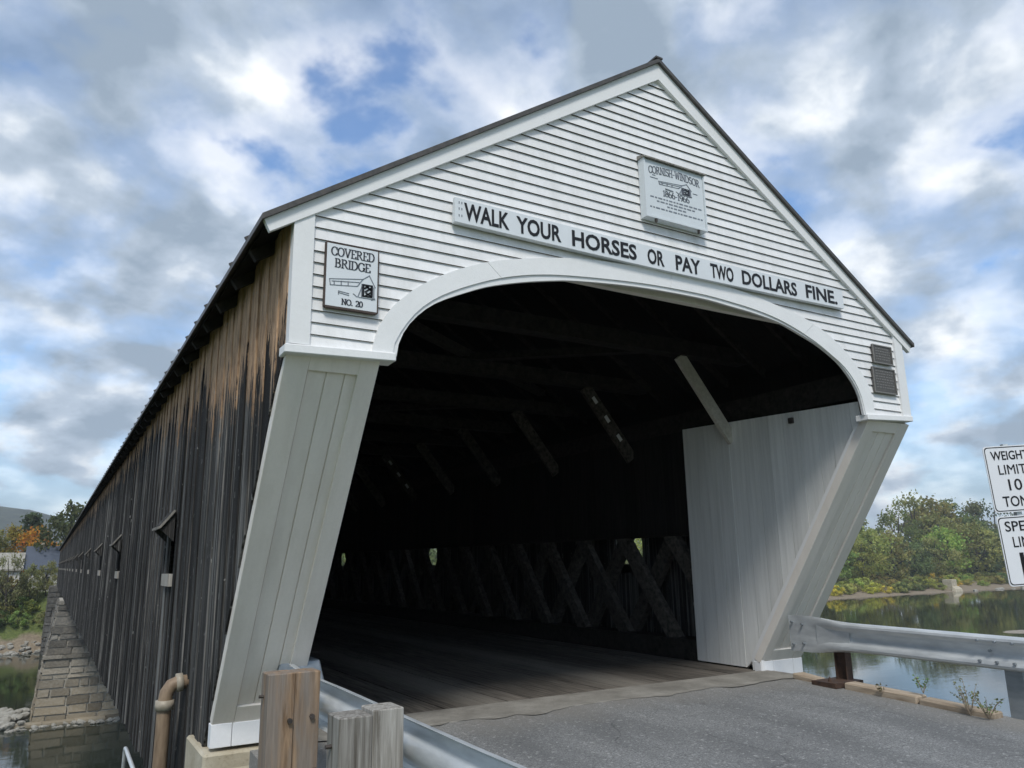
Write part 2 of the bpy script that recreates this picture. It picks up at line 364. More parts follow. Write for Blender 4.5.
def mat_hill():
    mt, t, b = newmat('wooded_hill', .95, 0, .1); p = pos(t)
    f = noise(t, p, .035, 6, .7); g = noise(t, p, .006, 4, .6)
    c = mixc(t, ramp(t, f, [(.35, 0), (.68, 1)]), (.025, .034, .022), (.075, .085, .045))
    c = mixc(t, ramp(t, g, [(.5, 0), (.7, .5)]), c, (.12, .085, .035))
    L(t, c, b.inputs['Base Color']); bump(t, b, f, 1, 9); return mt
M['hill'] = mat_hill()
def mat_water():
    mt, t, b = newmat('river_water', .045, 0, .5); p = pos(t)
    b.inputs['Base Color'].default_value = (.020, .026, .016, 1); b.inputs['IOR'].default_value = 1.33
    b.inputs['Specular IOR Level'].default_value = .5
    a = noise(t, scaled(t, p, (.55, 1.3, 1), rot=(0, 0, R_(8))), 1.0, 4, .55, .5)
    c = noise(t, scaled(t, p, (.05, .12, 1)), 1.0, 3, .5)
    h = math_n(t, 'MULTIPLY', a, ramp(t, c, [(.42, .12), (.66, 1)]))
    bump(t, b, h, .10, .10); return mt
M['water'] = mat_water()

# ------------------------------------------------------------------ terrain, water, road
WZ = -10.0
def vnoise(x, y, s):
    from mathutils import noise as mn
    return mn.fractal(Vector((x*s, y*s, 1.7)), 1.0, 2.0, 4)
def ground_h(x, y):
    far = y > 60
    n = vnoise(x, y, .05)
    if far:
        sh = 124+2.0*n+min(6, max(0, (x-60)*.05))
        d = y-sh
        rt = min(1, max(0, (x-25)/60))
        left = -10.6+max(0, d)*.95 if d > 0 else -10.6+d*.3
        left = min(left, -2.2+max(0, d-9)*.03+.5*n)
        if d <= 0: right = -10.4+d*.3
        else: right = -10.3+min(d, 13)*.17+max(0, min(d-13, 12))*.28+max(0, d-25)*.05
        right += .35*n
        h = lerp(left, right, rt)
        return max(min(h, 8), -14)
    # near bank: a shelf beside the road, then a steep fall to the river
    k = max(0, x-3.15) if x > 0 else 0
    kl = max(0, y+1.4) if x < -3.7 else 0
    kc = max(0, y+3) if -3.7 <= x <= 3.15 else 0
    if x > 3.15: kk = max(k, max(0, y+1.4))
    else: kk = max(kl, kc)
    if y < -8: kk = max(0, kk-max(0, -8-y))
    h = -.45-kk*.95+.10*n
    return max(h, -13.5)
xs = [-4000,-2500,-1500,-900,-500,-300,-200,-140,-100,-80]+[-60+2.5*i for i in range(20)]+[-10,-8,-6.5,-5,-4.2,-3.71,-3.69,-2,0,2,3.1,3.2,4,5,6.5,8,10,12,15]+[18+4*i for i in range(20)]+[100+6*i for i in range(44)]+[370,400,450,520,650,900,1500,2500,4000]
ys = [-4000,-2000,-900,-400,-150,-60,-30,-18,-12,-8,-6,-4.5,-3,-2.2,-1.4,-.7,0,1,2,3,4.5,6,8,10,12,15,20,40,70,100]+[112+1.5*i for i in range(36)]+[168,176,186,200,220,260,320,400,520,700,1000,1600,2600,4000]
g = MB(); nx = len(xs)
g.add([(x, y, ground_h(x, y)) for y in ys for x in xs],
      [(j*nx+i, j*nx+i+1, (j+1)*nx+i+1, (j+1)*nx+i) for j in range(len(ys)-1) for i in range(nx-1)])
tag(g.build('ground', M['terrain'], None, True), kind='structure')
wt = MB(); wt.add([(-2500, -60, WZ), (2500, -60, WZ), (2500, 150, WZ), (-2500, 150, WZ)], [(0,1,2,3)])
tag(wt.build('river_water', M['water']), kind='structure')
# distant wooded ridge
hl = MB(); hx = [-3200+40*i for i in range(161)]; hy = [900+45*i for i in range(34)]
def hill_h(x, y):
    crest = 48+46/(1+math.exp((x-5)/28))+14*math.sin(x*.004+1)+10*vnoise(x, 0, .004)
    t = min(1, max(0, (y-900)/640)); t = t*t*(3-2*t)
    return -12+(crest+12)*t+5*vnoise(x, y, .02)+(3.5*vnoise(x, y, .07) if t > .1 else 0)
hl.add([(x, y, hill_h(x, y)) for y in hy for x in hx],
       [(j*161+i, j*161+i+1, (j+1)*161+i+1, (j+1)*161+i) for j in range(33) for i in range(160)])
tag(hl.build('hills', M['hill'], None, True), kind='structure')

def road_z(y): return 0.045*(min(y, 1.3)-1.3)
rd = MB(); ry = [-60,-30,-15,-8,-6,-5,-4,-3,-2,-1,0,.7,1.34]; rx = [-3.45,-2,-.5,1,2,2.8,3.02]
rv = [(x, y, road_z(y)+.012*math.cos(x/3.2*1.4)-.01) for y in ry for x in rx]
nr = len(rx); nb = len(rv)
rf = [(j*nr+i, j*nr+i+1, (j+1)*nr+i+1, (j+1)*nr+i) for j in range(len(ry)-1) for i in range(nr-1)]
rv += [(x, y, z-.5) for x, y, z in rv]
for j in range(len(ry)-1):
    for i in (0, nr-1): rf.append((j*nr+i, (j+1)*nr+i, (j+1)*nr+i+nb, j*nr+i+nb))
rd.add(rv, rf)
tag(rd.build('road', M['asphalt']), kind='structure')
th = MB(); th.box(-3.0, 3.0, 1.345, 1.93, -.4, .006)
nth = 46; tv = [(-3+6*i/nth, 1.80, .0095) for i in range(nth+1)]+[(-3+6*i/nth, 1.33-rnd.random()**2*.13-.03*math.sin(i*.5), .0035) for i in range(nth+1)]
th.add(tv, [(i, nth+1+i, nth+2+i, i+1) for i in range(nth)])
tag(th.build('threshold_strip', M['concrete'], None, False, .01), kind='structure')

# ------------------------------------------------------------------ masonry
def masonry(name, faces_fn, courses, zt, zb, parent):
    pass
def stone_block_wall(quad, courses, depth, mb, rr, jitter=.03):
    hs_ = [rr.uniform(.65, 1.4) for _ in range(courses)]; tt = sum(hs_); cum = [sum(hs_[:i])/tt for i in range(courses+1)]
    """quad: p(u,z) -> (left,right) 3D at height fraction; lays rough stones on a face"""
    for c in range(courses):
        v0, v1 = cum[c], cum[c+1]
        u = 0.; 
        while u < .999:
            wdt = rr.uniform(.06, .24)
            u1 = min(1., u+wdt)
            if 1-u1 < .07: u1 = 1.
            g_ = rr.uniform(.004, .010)
            a = quad(u+g_, v0+rr.uniform(.04, .13)/courses); b = quad(u1-g_, v0+rr.uniform(.04, .13)/courses); cc = quad(u1-g_*rr.uniform(.6, 1.6), v1-rr.uniform(.03, .12)/courses); d = quad(u+g_*rr.uniform(.6, 1.6), v1-rr.uniform(.03, .12)/courses)
            n = (b-a).cross(d-a).normalized()*(depth+rr.uniform(-jitter, jitter))
            n0 = n.normalized()*-.05; un = n.normalized(); jj = lambda: un*rr.uniform(-.05, .05)
            mb.hexa([a+n0, b+n0, b+n+jj(), a+n+jj(), d+n0, cc+n0, cc+n+jj(), d+n+jj()], rr.random())
            u = u1
pier = empty('stone_pier', (0, 66, WZ)); pier.location = (0, 0, 0)
def pier_level(z):
    t = max(0, (z+10.6)/9.5); x = lerp(5.0, 3.95, t**1.2); y0 = lerp(66.0, 66.9, t); y1 = lerp(74.5, 73.6, t)
    return x, y0, y1
core = MB(); zz = [-11, -8, -5.4, -5.38, -3, -1.12]
for i in range(len(zz)-1):
    xa, ya, yb = pier_level(zz[i]); xb, yc, yd = pier_level(zz[i+1])
    core.hexa([(-xa+.06, ya+.06, zz[i]), (xa-.06, ya+.06, zz[i]), (xa-.06, yb-.06, zz[i]), (-xa+.06, yb-.06, zz[i]),
               (-xb+.06, yc+.06, zz[i+1]), (xb-.06, yc+.06, zz[i+1]), (xb-.06, yd-.06, zz[i+1]), (-xb+.06, yd-.06, zz[i+1])])
core.build('mortar_core', M['mortar'], pier)
stm = MB(); rr = random.Random(5)
for (za, zb, nc, off) in ((-10.6, -5.45, 9, 0), (-5.2, -1.15, 8, -.0)):
    def qf(side):
        def f(u, v):
            z = lerp(za, zb, v); x, y0, y1 = pier_level(z); x += off; y0 -= off; y1 += off
            if side == 0: return Vector((lerp(-x, x, u), y0, z))
            if side == 1: return Vector((x, lerp(y0, y1, u), z))
            if side == 2: return Vector((lerp(x, -x, u), y1, z))
            return Vector((-x, lerp(y1, y0, u), z))
        return f
    for sd_ in range(4): stone_block_wall(qf(sd_), nc, .05, stm, rr, .06)
stm.build('stone_courses', M['masonry'], pier)
lg = MB(); x, y0, y1 = pier_level(-5.3)
for k in range(7): lg.box(lerp(-x-.18, x+.18, k/7)+.01, lerp(-x-.18, x+.18, (k+1)/7)-.01, y0-.22, y0+.5, -5.45, -5.2+rr.uniform(-.02, .03), rr.random())
lg.build('stone_ledge', M['masonry'], pier)
ft = MB()
for k in range(6): ft.box(lerp(-6.3, 6.3, k/6), lerp(-6.3, 6.3, (k+1)/6)-.03, 64.9, 66.2, -10.5, -9.82+rr.uniform(-.03, .03), rr.random())
ft.build('footing', M['masonry'], pier)
tag(pier, 'tall tapering stone block pier standing in the river under the bridge', 'bridge pier')
def abutment(name, x0, x1, y0, y1, z0, z1, label, cat, batter=.3):
    e = empty(name); c = MB(); c.box(x0+.06, x1-.06, y0+.06, y1-.06, z0, z1); c.build('mortar_core', M['greymasonry'], e)
    s = MB(); rr = random.Random(9)
    def mk(i):
        def f(u, v):
            z = lerp(z0, z1, v); b_ = batter*(1-v)
            P = [(x0-b_, y0-b_), (x1+b_, y0-b_), (x1+b_, y1+b_), (x0-b_, y1+b_)]
            a, b = P[i], P[(i+1) % 4]
            return Vector((lerp(a[0], b[0], u), lerp(a[1], b[1], u), z))
        return f
    for i in range(4): stone_block_wall(mk(i), max(3, int((z1-z0)/.65)), .03, s, rr)
    s.build('stone_courses', M['greymasonry'], e); tag(e, label, cat); return e
abutment('stone_abutment', -4.5, 5.2, 122.5, 130.5, -11, -1.15, 'grey stone abutment at the far bank end of the bridge', 'abutment')
ab = abutment('stone_abutment', -3.55, 3.55, -1.6, 2.6, -11, -.62, 'near stone abutment below the road and the bridge portal', 'abutment', .1)
# cap block beneath the left leg
cb = MB(); cb.box(-3.71, -2.95, 1.84, 2.75, -.62, -.105); cb.box(-3.62, -2.9, 1.45, 1.72, -.62, -.20)
cbo = cb.build('footing_block', M['block'], None, False, .02); tag(cbo, 'pale cream stone block under the foot of the left portal leg', 'stone block')
cb = MB(); cb.box(2.9, 3.80, 2.0, 2.75, -.62, -.085)
tag(cb.build('footing_block', M['block'], None, False, .02), 'stone block under the foot of the right portal leg', 'stone block')

# ------------------------------------------------------------------ the covered bridge
B = empty('covered_bridge'); tag(B, 'long wooden covered bridge with white clapboard gable and dark weathered side', 'covered bridge')
LEN = 128.0; HX = 3.65; SL = .674; AP = 6.48; HS = 2.94; DB = 2.05
def roof_z(x): return AP-SL*abs(x)
arch_in = [(-2.83,2.94),(-2.81,3.053),(-2.742,3.192),(-2.622,3.327),(-2.476,3.435),(-2.232,3.554),(-2.009,3.646),(-1.7,3.735),(-1.409,3.80),(-1.15,3.845),(-.677,3.894),(-.2,3.923),(.425,3.933),(.802,3.913),(1.197,3.885),(1.54,3.838),(1.839,3.756),(2.124,3.665),(2.38,3.543),(2.534,3.434),(2.681,3.275),(2.752,3.129),(2.785,2.94)]
arch_lip = [(-2.866,2.94),(-2.852,3.035),(-2.782,3.171),(-2.678,3.31),(-2.578,3.402),(-2.46,3.485),(-2.247,3.596),(-1.96,3.715),(-1.716,3.789),(-1.508,3.835),(-1.226,3.878),(-.699,3.93),(-.2,3.962),(.399,3.972),(.80,3.955),(1.17,3.924),(1.50,3.872),(1.807,3.788),(2.089,3.688),(2.344,3.563),(2.53,3.455),(2.678,3.306),(2.761,3.145),(2.80,2.94)]
arch_out = [(-3.03,2.94),(-3.018,3.02),(-2.988,3.13),(-2.942,3.226),(-2.878,3.323),(-2.793,3.412),(-2.692,3.503),(-2.565,3.593),(-2.401,3.69),(-2.199,3.786),(-1.982,3.869),(-1.689,3.948),(-1.389,4.012),(-1.117,4.061),(-.6,4.105),(0,4.13),(.6,4.12),(1.0,4.095),(1.40,4.04),(1.862,3.96),(2.193,3.855),(2.379,3.768),(2.521,3.68),(2.648,3.587),(2.744,3.489),(2.84,3.395),(2.905,3.305),(2.945,3.206),(2.963,3.101),(2.966,2.94)]
NA = 64
AI = spline([(a, 0, b) for a, b in arch_in], NA); AO = spline([(a, 0, b) for a, b in arch_out], NA)
LIP = spline([(a, 0, b) for a, b in arch_lip], NA)
MID = [a.lerp(b, .5) for a, b in zip(LIP, AO)]
def arch_x(z, side):
    best = None
    pts = MID[:NA//2+1] if side < 0 else MID[NA//2:][::-1]
    z = max(pts[0].z+1e-4, min(z, max(p.z for p in pts)-1e-4))
    for a, b in zip(pts, pts[1:]):
        if (a.z-z)*(b.z-z) <= 0 and a.z != b.z:
            return a.x+(b.x-a.x)*(z-a.z)/(b.z-a.z)
    return None
ATOP = max(p.z for p in MID)
# clapboards
cl = MB(); z = HS; row = .0925; k = 0
while z < 6.38:
    z0 = z; z1 = min(z+row+.004, 6.40); t0 = .020; t1 = .004
    def lim(zz): return min(HX-.02, max(.0, (6.41-zz)/SL))
    segs = []
    xa0, xa1 = lim(z0), lim(z1)
    if z0 < ATOP-.01:
        l0, r0 = arch_x(z0, -1), arch_x(z0, 1)
        zz = min(z1, ATOP-.005); l1, r1 = arch_x(zz, -1), arch_x(zz, 1)
        segs = [(-xa0, l0, -xa1, l1), (r0, xa0, r1, xa1)]
    else: segs = [(-xa0, xa0, -xa1, xa1)]
    for (a, b, c, d) in segs:
        # split long runs into boards at random butt joints
        n = max(1, int(abs(b-a)/2.6)); cuts = [0]+sorted((i+rnd.uniform(-.25, .25))/n for i in range(1, n))+[1]
        for u0, u1 in zip(cuts, cuts[1:]):
            e = .0012
            A0, A1 = lerp(a, b, u0)+e, lerp(a, b, u1)-e; C0, C1 = lerp(c, d, u0)+e, lerp(c, d, u1)-e
            jz = rnd.uniform(-.002, .002)
            cl.hexa([(A0,-t0,z0+jz),(A1,-t0,z0+jz),(A1,0,z0+jz),(A0,0,z0+jz),(C0,-t1,z1),(C1,-t1,z1),(C1,0,z1),(C0,0,z1)], rnd.random()); cl.mi[-6] = 1  # dark bottom face: shadow line of each course put into the colour
    z += row
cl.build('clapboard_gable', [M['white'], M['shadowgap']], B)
# sheathing behind clapboards (solid, with the arch cut out)
sh = MB()
outl = [(-HX+.02, HS), (-HX+.02, roof_z(HX)-.1), (0, 6.38), (HX-.02, roof_z(HX)-.1), (HX-.02, HS)]+[(p.x, p.z) for p in MID[::-1]]
n = len(outl)
sh.add([(x, .004, z) for x, z in outl]+[(x, .09, z) for x, z in outl], [tuple(range(n)), tuple(range(2*n-1, n-1, -1))]+[(i, (i+1) % n, (i+1) % n+n, i+n) for i in range(n)])
sh.build('gable_sheathing', M['shadowgap'], B)
def ribbon(o, i, ya, yb, e0=0, e1=None):
    q = MB(); n = len(o)
    vs = [(p.x, ya, p.z) for p in o]+[(p.x, ya, p.z) for p in i]+[(p.x, yb, p.z) for p in o]+[(p.x, yb, p.z) for p in i]
    fs = []
    for k in range(n-1):
        fs += [(k, k+1, n+k+1, n+k), (2*n+k, 3*n+k, 3*n+k+1, 2*n+k+1), (k, 2*n+k, 2*n+k+1, k+1), (n+k, n+k+1, 3*n+k+1, 3*n+k)]
    fs += [(0, n, 3*n, 2*n), (n-1, 3*n-1, 4*n-1, 2*n-1)]
    q.add(vs, fs); return q
# the arch trim in lengths, butted with hairline joints
cut = [0, 13, 32, 51, 64]
for a, b in zip(cut, cut[1:]):
    seg = MB()
    o = [Vector(p) for p in AO[a:b+1]]; i = [Vector(p) for p in LIP[a:b+1]]
    o[0] = o[0].lerp(o[1], .02); i[0] = i[0].lerp(i[1], .02)
    r_ = ribbon(o, i, -.038-.0015*(a % 3), .003); r_.a = [rnd.random()]*len(r_.v)
    r_.build('arch_board', M['trim'], B)
ribbon([p.lerp(q_, .04) for p, q_ in zip(LIP, AI)], AI, -.026, .006).build('arch_bead', M['trim'], B)
q = MB(); q.box(-1.85, 1.85, .095, .165, 3.906, 4.10, .3); q.build('header_board', M['leg'], B)
# corner boards, rake boards, ledges
def corner(sx, tilt):
    q = MB(); xa, xb = sx*HX, sx*(HX-.15)
    q.hexa([(min(xa, xb), -.040, HS), (max(xa, xb), -.040, HS), (max(xa, xb), .06, HS), (min(xa, xb), .06, HS),
            (min(xa, xb), -.040, roof_z(min(abs(xa), abs(xb)) if sx*xa > sx*xb and False else max(abs(min(xa, xb)), 0))-.10),
            (max(xa, xb), -.040, roof_z(max(xa, xb))-.10), (max(xa, xb), .06, roof_z(max(xa, xb))-.10), (min(xa, xb), .06, roof_z(min(xa, xb))-.10)], .4)
    q.build('corner_board', M['trim'], B)
corner(-1, 0); corner(1, 0)
RT = .19
for sx in (-1, 1):
    EV = 3.87 if sx < 0 else 3.815
    q = MB()
    q.hexa([(0, -.052, AP-.04-RT), (sx*(EV-.045), -.052, roof_z(EV-.045)-.04-RT*.62), (sx*(EV-.045), -.008, roof_z(EV-.045)-.04-RT*.62), (0, -.008, AP-.04-RT),
            (0, -.052, AP-.04), (sx*EV, -.052, roof_z(EV)-.04), (sx*EV, -.008, roof_z(EV)-.04), (0, -.008, AP-.04)], .5)
    q.build('rake_board', M['trim'], B)
    q = MB(); a, b = (2.845 if sx < 0 else 2.80, HX+(.03 if sx < 0 else -.005)); za = HS-.005
    t_a, t_b = (0.0, -.03) if sx < 0 else (-.012, .03)
    q.hexa([(sx*a, -.062, za-.042+t_a), (sx*b, -.062, za-.042+t_b), (sx*b, .10, za-.045+t_b), (sx*a, .10, za-.045+t_a),
            (sx*a, -.062, za+.022+t_a), (sx*b, -.062, za+.022+t_b), (sx*b, .10, za+.025+t_b), (sx*a, .10, za+.025+t_a)], .6)
    q.build('ledge', M['trim'], B, False, .006)
# slanting portal legs
sv = Vector((0, DB, -.07-HS)); SLN = sv.length; sv.normalize(); nv = Vector((0, sv.z, -sv.y)).normalized()
if nv.y > 0: nv = -nv
def legp(x, s, h): return Vector((x, 0, HS-.05))+sv*s+nv*h
def legbox(mb, x0, x1, s0, s1, h0, h1, a=0.):
    mb.hexa([legp(x0,s0,h0), legp(x1,s0,h0), legp(x1,s0,h1), legp(x0,s0,h1), legp(x0,s1,h0), legp(x1,s1,h0), legp(x1,s1,h1), legp(x0,s1,h1)], a)
SE = SLN-.30
for sx in (-1, 1):
    lg_ = MB()
    legbox(lg_, *sorted((sx*2.97, sx*3.60)), .0, SLN-.1, -.16, -.035)
    lo = lg_.build('portal_leg', M['leg'], B)
    wds = [.165, .215, .215, .185]
    for nm, xa, xb in (('outer_stile', 3.65, 3.475), ('inner_stile', 3.045 if sx > 0 else 3.10, 2.89 if sx > 0 else 2.95)):
        q = MB(); legbox(q, *sorted((sx*xa, sx*xb)), .0, SE+.05, -.10, .0, rnd.random()); q.build(nm, M['leg'], lo, False, .004)
    q = MB(); legbox(q, *sorted((sx*3.473, sx*3.047)), .0, .13, -.09, -.003, rnd.random()); q.build('top_rail', M['leg'], lo, False, .003)
    q = MB(); legbox(q, *sorted((sx*3.473, sx*3.047)), SE-.14, SE+.03, -.09, -.003, rnd.random()); q.build('bottom_rail', M['leg'], lo, False, .003)
    q = MB()
    for i in range(3):
        xa = lerp(3.473, 3.047, i/3); xb = lerp(3.473, 3.047, (i+1)/3)
        legbox(q, *sorted((sx*(xa-.005), sx*(xb+.005))), .13, SE-.14, -.06, -.024, rnd.random())
    q.build('panel_boarding', M['leg'], lo, False, .003)
    # new white boards at the foot
    pf = legp(0, SE+.05, 0); q = MB(); yb_ = pf.y-.01
    for (xa, xb) in ((3.655, 3.485), (3.48, 3.12), (3.115, 2.89 if sx > 0 else 2.96)):
        x0, x1 = sorted((sx*xa, sx*xb)); q.box(x0, x1, yb_-.012, yb_+.10, -.075, pf.z+.025+rnd.uniform(-.006, .006), rnd.random())
    q.build('base_board', M['newboard'], lo, False, .004)
    # inner white side panel of vertical boards
    q = MB(); y = .0; X0 = 2.945 if sx > 0 else 3.03
    bw = .235; yy = .03
    def front_y(z): return max(0.0, (HS-.05-z)/(HS+.07)*DB)+.11
    while yy < 3.07:
        y1 = min(3.075, yy+bw*rnd.uniform(.85, 1.15))
        if 3.075-y1 < .07: y1 = 3.075
        top0 = 3.13+.04*yy; top1 = 3.13+.04*y1
        def low(yv): return max(.015, HS-.05-(yv-.11)/DB*(HS+.07)) if yv > .11 else HS-.05
        x0, x1 = sorted((sx*X0, sx*(X0+.03)))
        jx = rnd.uniform(-.006, .004)
        q.hexa([(x0+jx, yy+.0035, low(yy)), (x1, yy+.0035, low(yy)), (x1, y1-.0035, low(y1)), (x0+jx, y1-.0035, low(y1)),
                (x0+jx, yy+.0015, top0), (x1, yy+.0015, top0), (x1, y1-.0015, top1), (x0+jx, y1-.0015, top1)], rnd.random())
        yy = y1
    q.build('side_panel', M['panel'], B)
    q = MB(); x0, x1 = sorted((sx*(2.895 if sx > 0 else 2.957), sx*(2.944 if sx > 0 else 3.029)))
    q.hexa([(x0, .02, HS-.06), (x1, .02, HS-.06), (x1, .17, HS-.06), (x0, .17, HS-.06)]+[(x0, 1.88, .18), (x1, 1.88, .18), (x1, 2.03, .18), (x0, 2.03, .18)], .3)
    q.hexa([(x0, 1.88, .0), (x1, 1.88, .0), (x1, 2.03, .0), (x0, 2.03, .0)]+[(x0, 1.88, .179), (x1, 1.88, .179), (x1, 2.03, .179), (x0, 2.03, .179)], .3)
    q.build('panel_edge_trim', M['trim'], B)
# bracket on the right panel, small block
q = MB(); q.box(2.90, 2.944, 1.06, 1.12, 3.03, 3.10); q.build('panel_bracket', M['bolt'], B)

# side walls of vertical boards
WIN = [5.3, 13.5]+[20.4+7.1*i for i in range(15)]
def in_win(y):
    for wy in WIN:
        if wy-.36 < y < wy+.40: return True
    return False
def low_wall(y):     # the leg line cuts the near end
    return max(-1.06, HS-.05-(y-.11)/DB*(HS+.07)) if y > .11 else HS-.05
WALLS = {}
for sx in (-1, 1):
    q = MB(); y = .05; k = 0; prev = .5
    while y < LEN:
        bw = rnd.choice((.12, .15, .17, .19, .22, .25))*(1 if y < 70 else 1.6); y1 = min(LEN, y+bw); c = (y+y1)/2
        off = (.0, .014)[k % 2]+rnd.uniform(0, .006); xo = sx*(HX+off); xi = sx*(HX-.03)
        x0, x1 = sorted((xo, xi)); a = rnd.random(); t_ = rnd.uniform(-.0025, .0025)
        lo_j = rnd.uniform(-.03, .05)
        spans = [(None, roof_z(HX)-.02)]
        if in_win(c): spans = [(None, 1.30), (1.98, roof_z(HX)-.02)]
        for s0, s1 in spans:
            l0 = low_wall(y) if s0 is None else s0; l1 = low_wall(y1) if s0 is None else s0
            if s0 is None and c > 2.85: l0 += lo_j; l1 += lo_j
            if s1 < max(l0, l1): continue
            gp = rnd.choice((0, 0, .003, .006, .010)); ya, yb = y+gp, y1-.001
            q.hexa([(x0, ya, l0), (x1, ya, l0), (x1, yb, l1), (x0, yb, l1), (x0, ya+t_, s1), (x1, ya+t_, s1), (x1, yb+t_, s1), (x0, yb+t_, s1)], a)
        y = y1; k += 1
    wall = q.build('side_wall', M['siding'], B); WALLS[sx] = wall
    for i, wy in enumerate(WIN):
        # hinged hood: sloping board with triangular cheeks
        h = MB(); xw = HX+.022; pr = .17; ya, yb = wy-.33, wy+.38; zt, ze = 2.08, 1.87
        P = lambda x, yv, z: (sx*x, yv, z)
        h.hexa([P(xw, ya, zt-.02), P(xw+pr, ya, ze-.02), P(xw+pr, yb, ze-.02), P(xw, yb, zt-.02), P(xw, ya, zt+.005), P(xw+pr, ya, ze+.005), P(xw+pr, yb, ze+.005), P(xw, yb, zt+.005)], .35)
        for yc in (ya+.02, yb-.045):
            h.add([P(xw, yc, zt-.03), P(xw+pr-.02, yc, ze-.03), P(xw, yc, 1.70), P(xw, yc+.022, zt-.03), P(xw+pr-.02, yc+.022, ze-.03), P(xw, yc+.022, 1.70)],
                  [(0,1,2),(5,4,3),(0,3,4,1),(1,4,5,2),(2,5,3,0)], .25)
        h.build('window_hood', M['siding'], wall)
        e_ = MB(); e_.beam(P(xw+pr+.006, ya-.01, ze-.003), P(xw+pr+.006, yb+.01, ze-.003), .012, .03); e_.beam(P(xw+.01, ya-.006, zt-.004), P(xw+pr, ya-.006, ze-.004), .012, .026)
        e_.build('hood_edge', M['postgrey'], wall)
        s = MB(); x0, x1 = sorted((sx*(HX-.03), sx*(HX+.05))); s.box(x0, x1, wy-.33, wy+.35, 1.17, 1.315, .9); s.build('window_sill', M['postgrey'], wall)
    # floor beam ends / lower chord
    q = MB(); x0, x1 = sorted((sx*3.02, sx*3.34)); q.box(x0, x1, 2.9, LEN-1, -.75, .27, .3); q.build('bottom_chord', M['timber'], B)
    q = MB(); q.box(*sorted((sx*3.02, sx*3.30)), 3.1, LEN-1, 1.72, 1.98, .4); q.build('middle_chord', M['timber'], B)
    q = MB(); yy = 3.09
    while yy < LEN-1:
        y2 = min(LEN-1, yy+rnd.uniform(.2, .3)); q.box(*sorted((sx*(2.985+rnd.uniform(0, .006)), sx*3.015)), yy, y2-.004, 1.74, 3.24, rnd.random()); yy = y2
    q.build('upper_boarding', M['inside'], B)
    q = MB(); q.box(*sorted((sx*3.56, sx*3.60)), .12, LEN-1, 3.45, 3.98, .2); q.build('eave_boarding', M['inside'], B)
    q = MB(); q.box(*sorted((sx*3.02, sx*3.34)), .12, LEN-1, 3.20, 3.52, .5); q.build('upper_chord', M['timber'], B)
# standing-seam roof
for sx in (-1, 1):
    EV = 3.87 if sx < 0 else 3.815
    q = MB(); TH = .045
    ya, yb = -.085, LEN+.3
    n = 1
    q.hexa([(0, ya, AP-TH), (sx*(EV+.02), ya, roof_z(EV+.02)-TH), (sx*(EV+.02), yb, roof_z(EV+.02)-TH), (0, yb, AP-TH),
            (0, ya, AP), (sx*(EV+.02), ya, roof_z(EV+.02)), (sx*(EV+.02), yb, roof_z(EV+.02)), (0, yb, AP)])
    y = .45
    while y < LEN:
        q.beam((sx*.02, y, AP+.006-.014), (sx*(EV+.022), y, roof_z(EV+.022)-.004), .022, .05); y += .61
    ro = q.build('roof_sheet', M['roof'], B)
    q = MB()
    q.hexa([(sx*.01, -.004, AP-.20), (sx*(EV-.03), -.004, roof_z(EV-.03)-.085), (sx*(EV-.03), yb-.2, roof_z(EV-.03)-.085), (sx*.01, yb-.2, AP-.085),
            (sx*.01, -.004, AP-.048), (sx*(EV-.03), -.004, roof_z(EV-.03)-.048), (sx*(EV-.03), yb-.2, roof_z(EV-.03)-.048), (sx*.01, yb-.2, AP-.048)])
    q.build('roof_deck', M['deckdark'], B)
    tails = MB(); y = .55; k = 0; far_r = MB()
    while y < LEN:
        p0 = (sx*.03, y, AP-.17); p1 = (sx*(EV-.05), y, roof_z(EV-.05)-.135)
        if k < 28:
            r_ = MB(); r_.beam(p0, p1, .06, .10, a=rnd.random()); r_.build('rafter', M['timber'], B)
        else: far_r.beam(p0, p1, .06, .10, a=rnd.random())
        y += .72; k += 1
    fr = far_r.build('rafter', M['timber'], B); fr['kind'] = 'stuff'
rc = MB(); rc.beam((0, -.09, AP+.004), (0, LEN+.3, AP+.004), .09, .02); rc.build('ridge_cap', M['roof'], B)
# floor planks
q = MB(); x = -2.95
while x < 2.94:
    x1 = min(2.95, x+rnd.uniform(.22, .28)); y = 1.935
    while y < LEN:
        y1 = min(LEN, y+rnd.uniform(4, 6.5)); dz = rnd.uniform(-.008, .003)
        q.box(x+.004, x1-.004, y+.003, y1-.003, -.06, dz, rnd.random()); y = y1
    x = x1
q.build('floor', M['plank'], B)
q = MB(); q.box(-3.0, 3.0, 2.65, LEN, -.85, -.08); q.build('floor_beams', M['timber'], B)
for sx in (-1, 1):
    q = MB(); q.box(*sorted((sx*2.953, sx*3.015)), 3.08, LEN-1, -.05, .27, .5); q.build('wheel_guard', M['timber'], B)
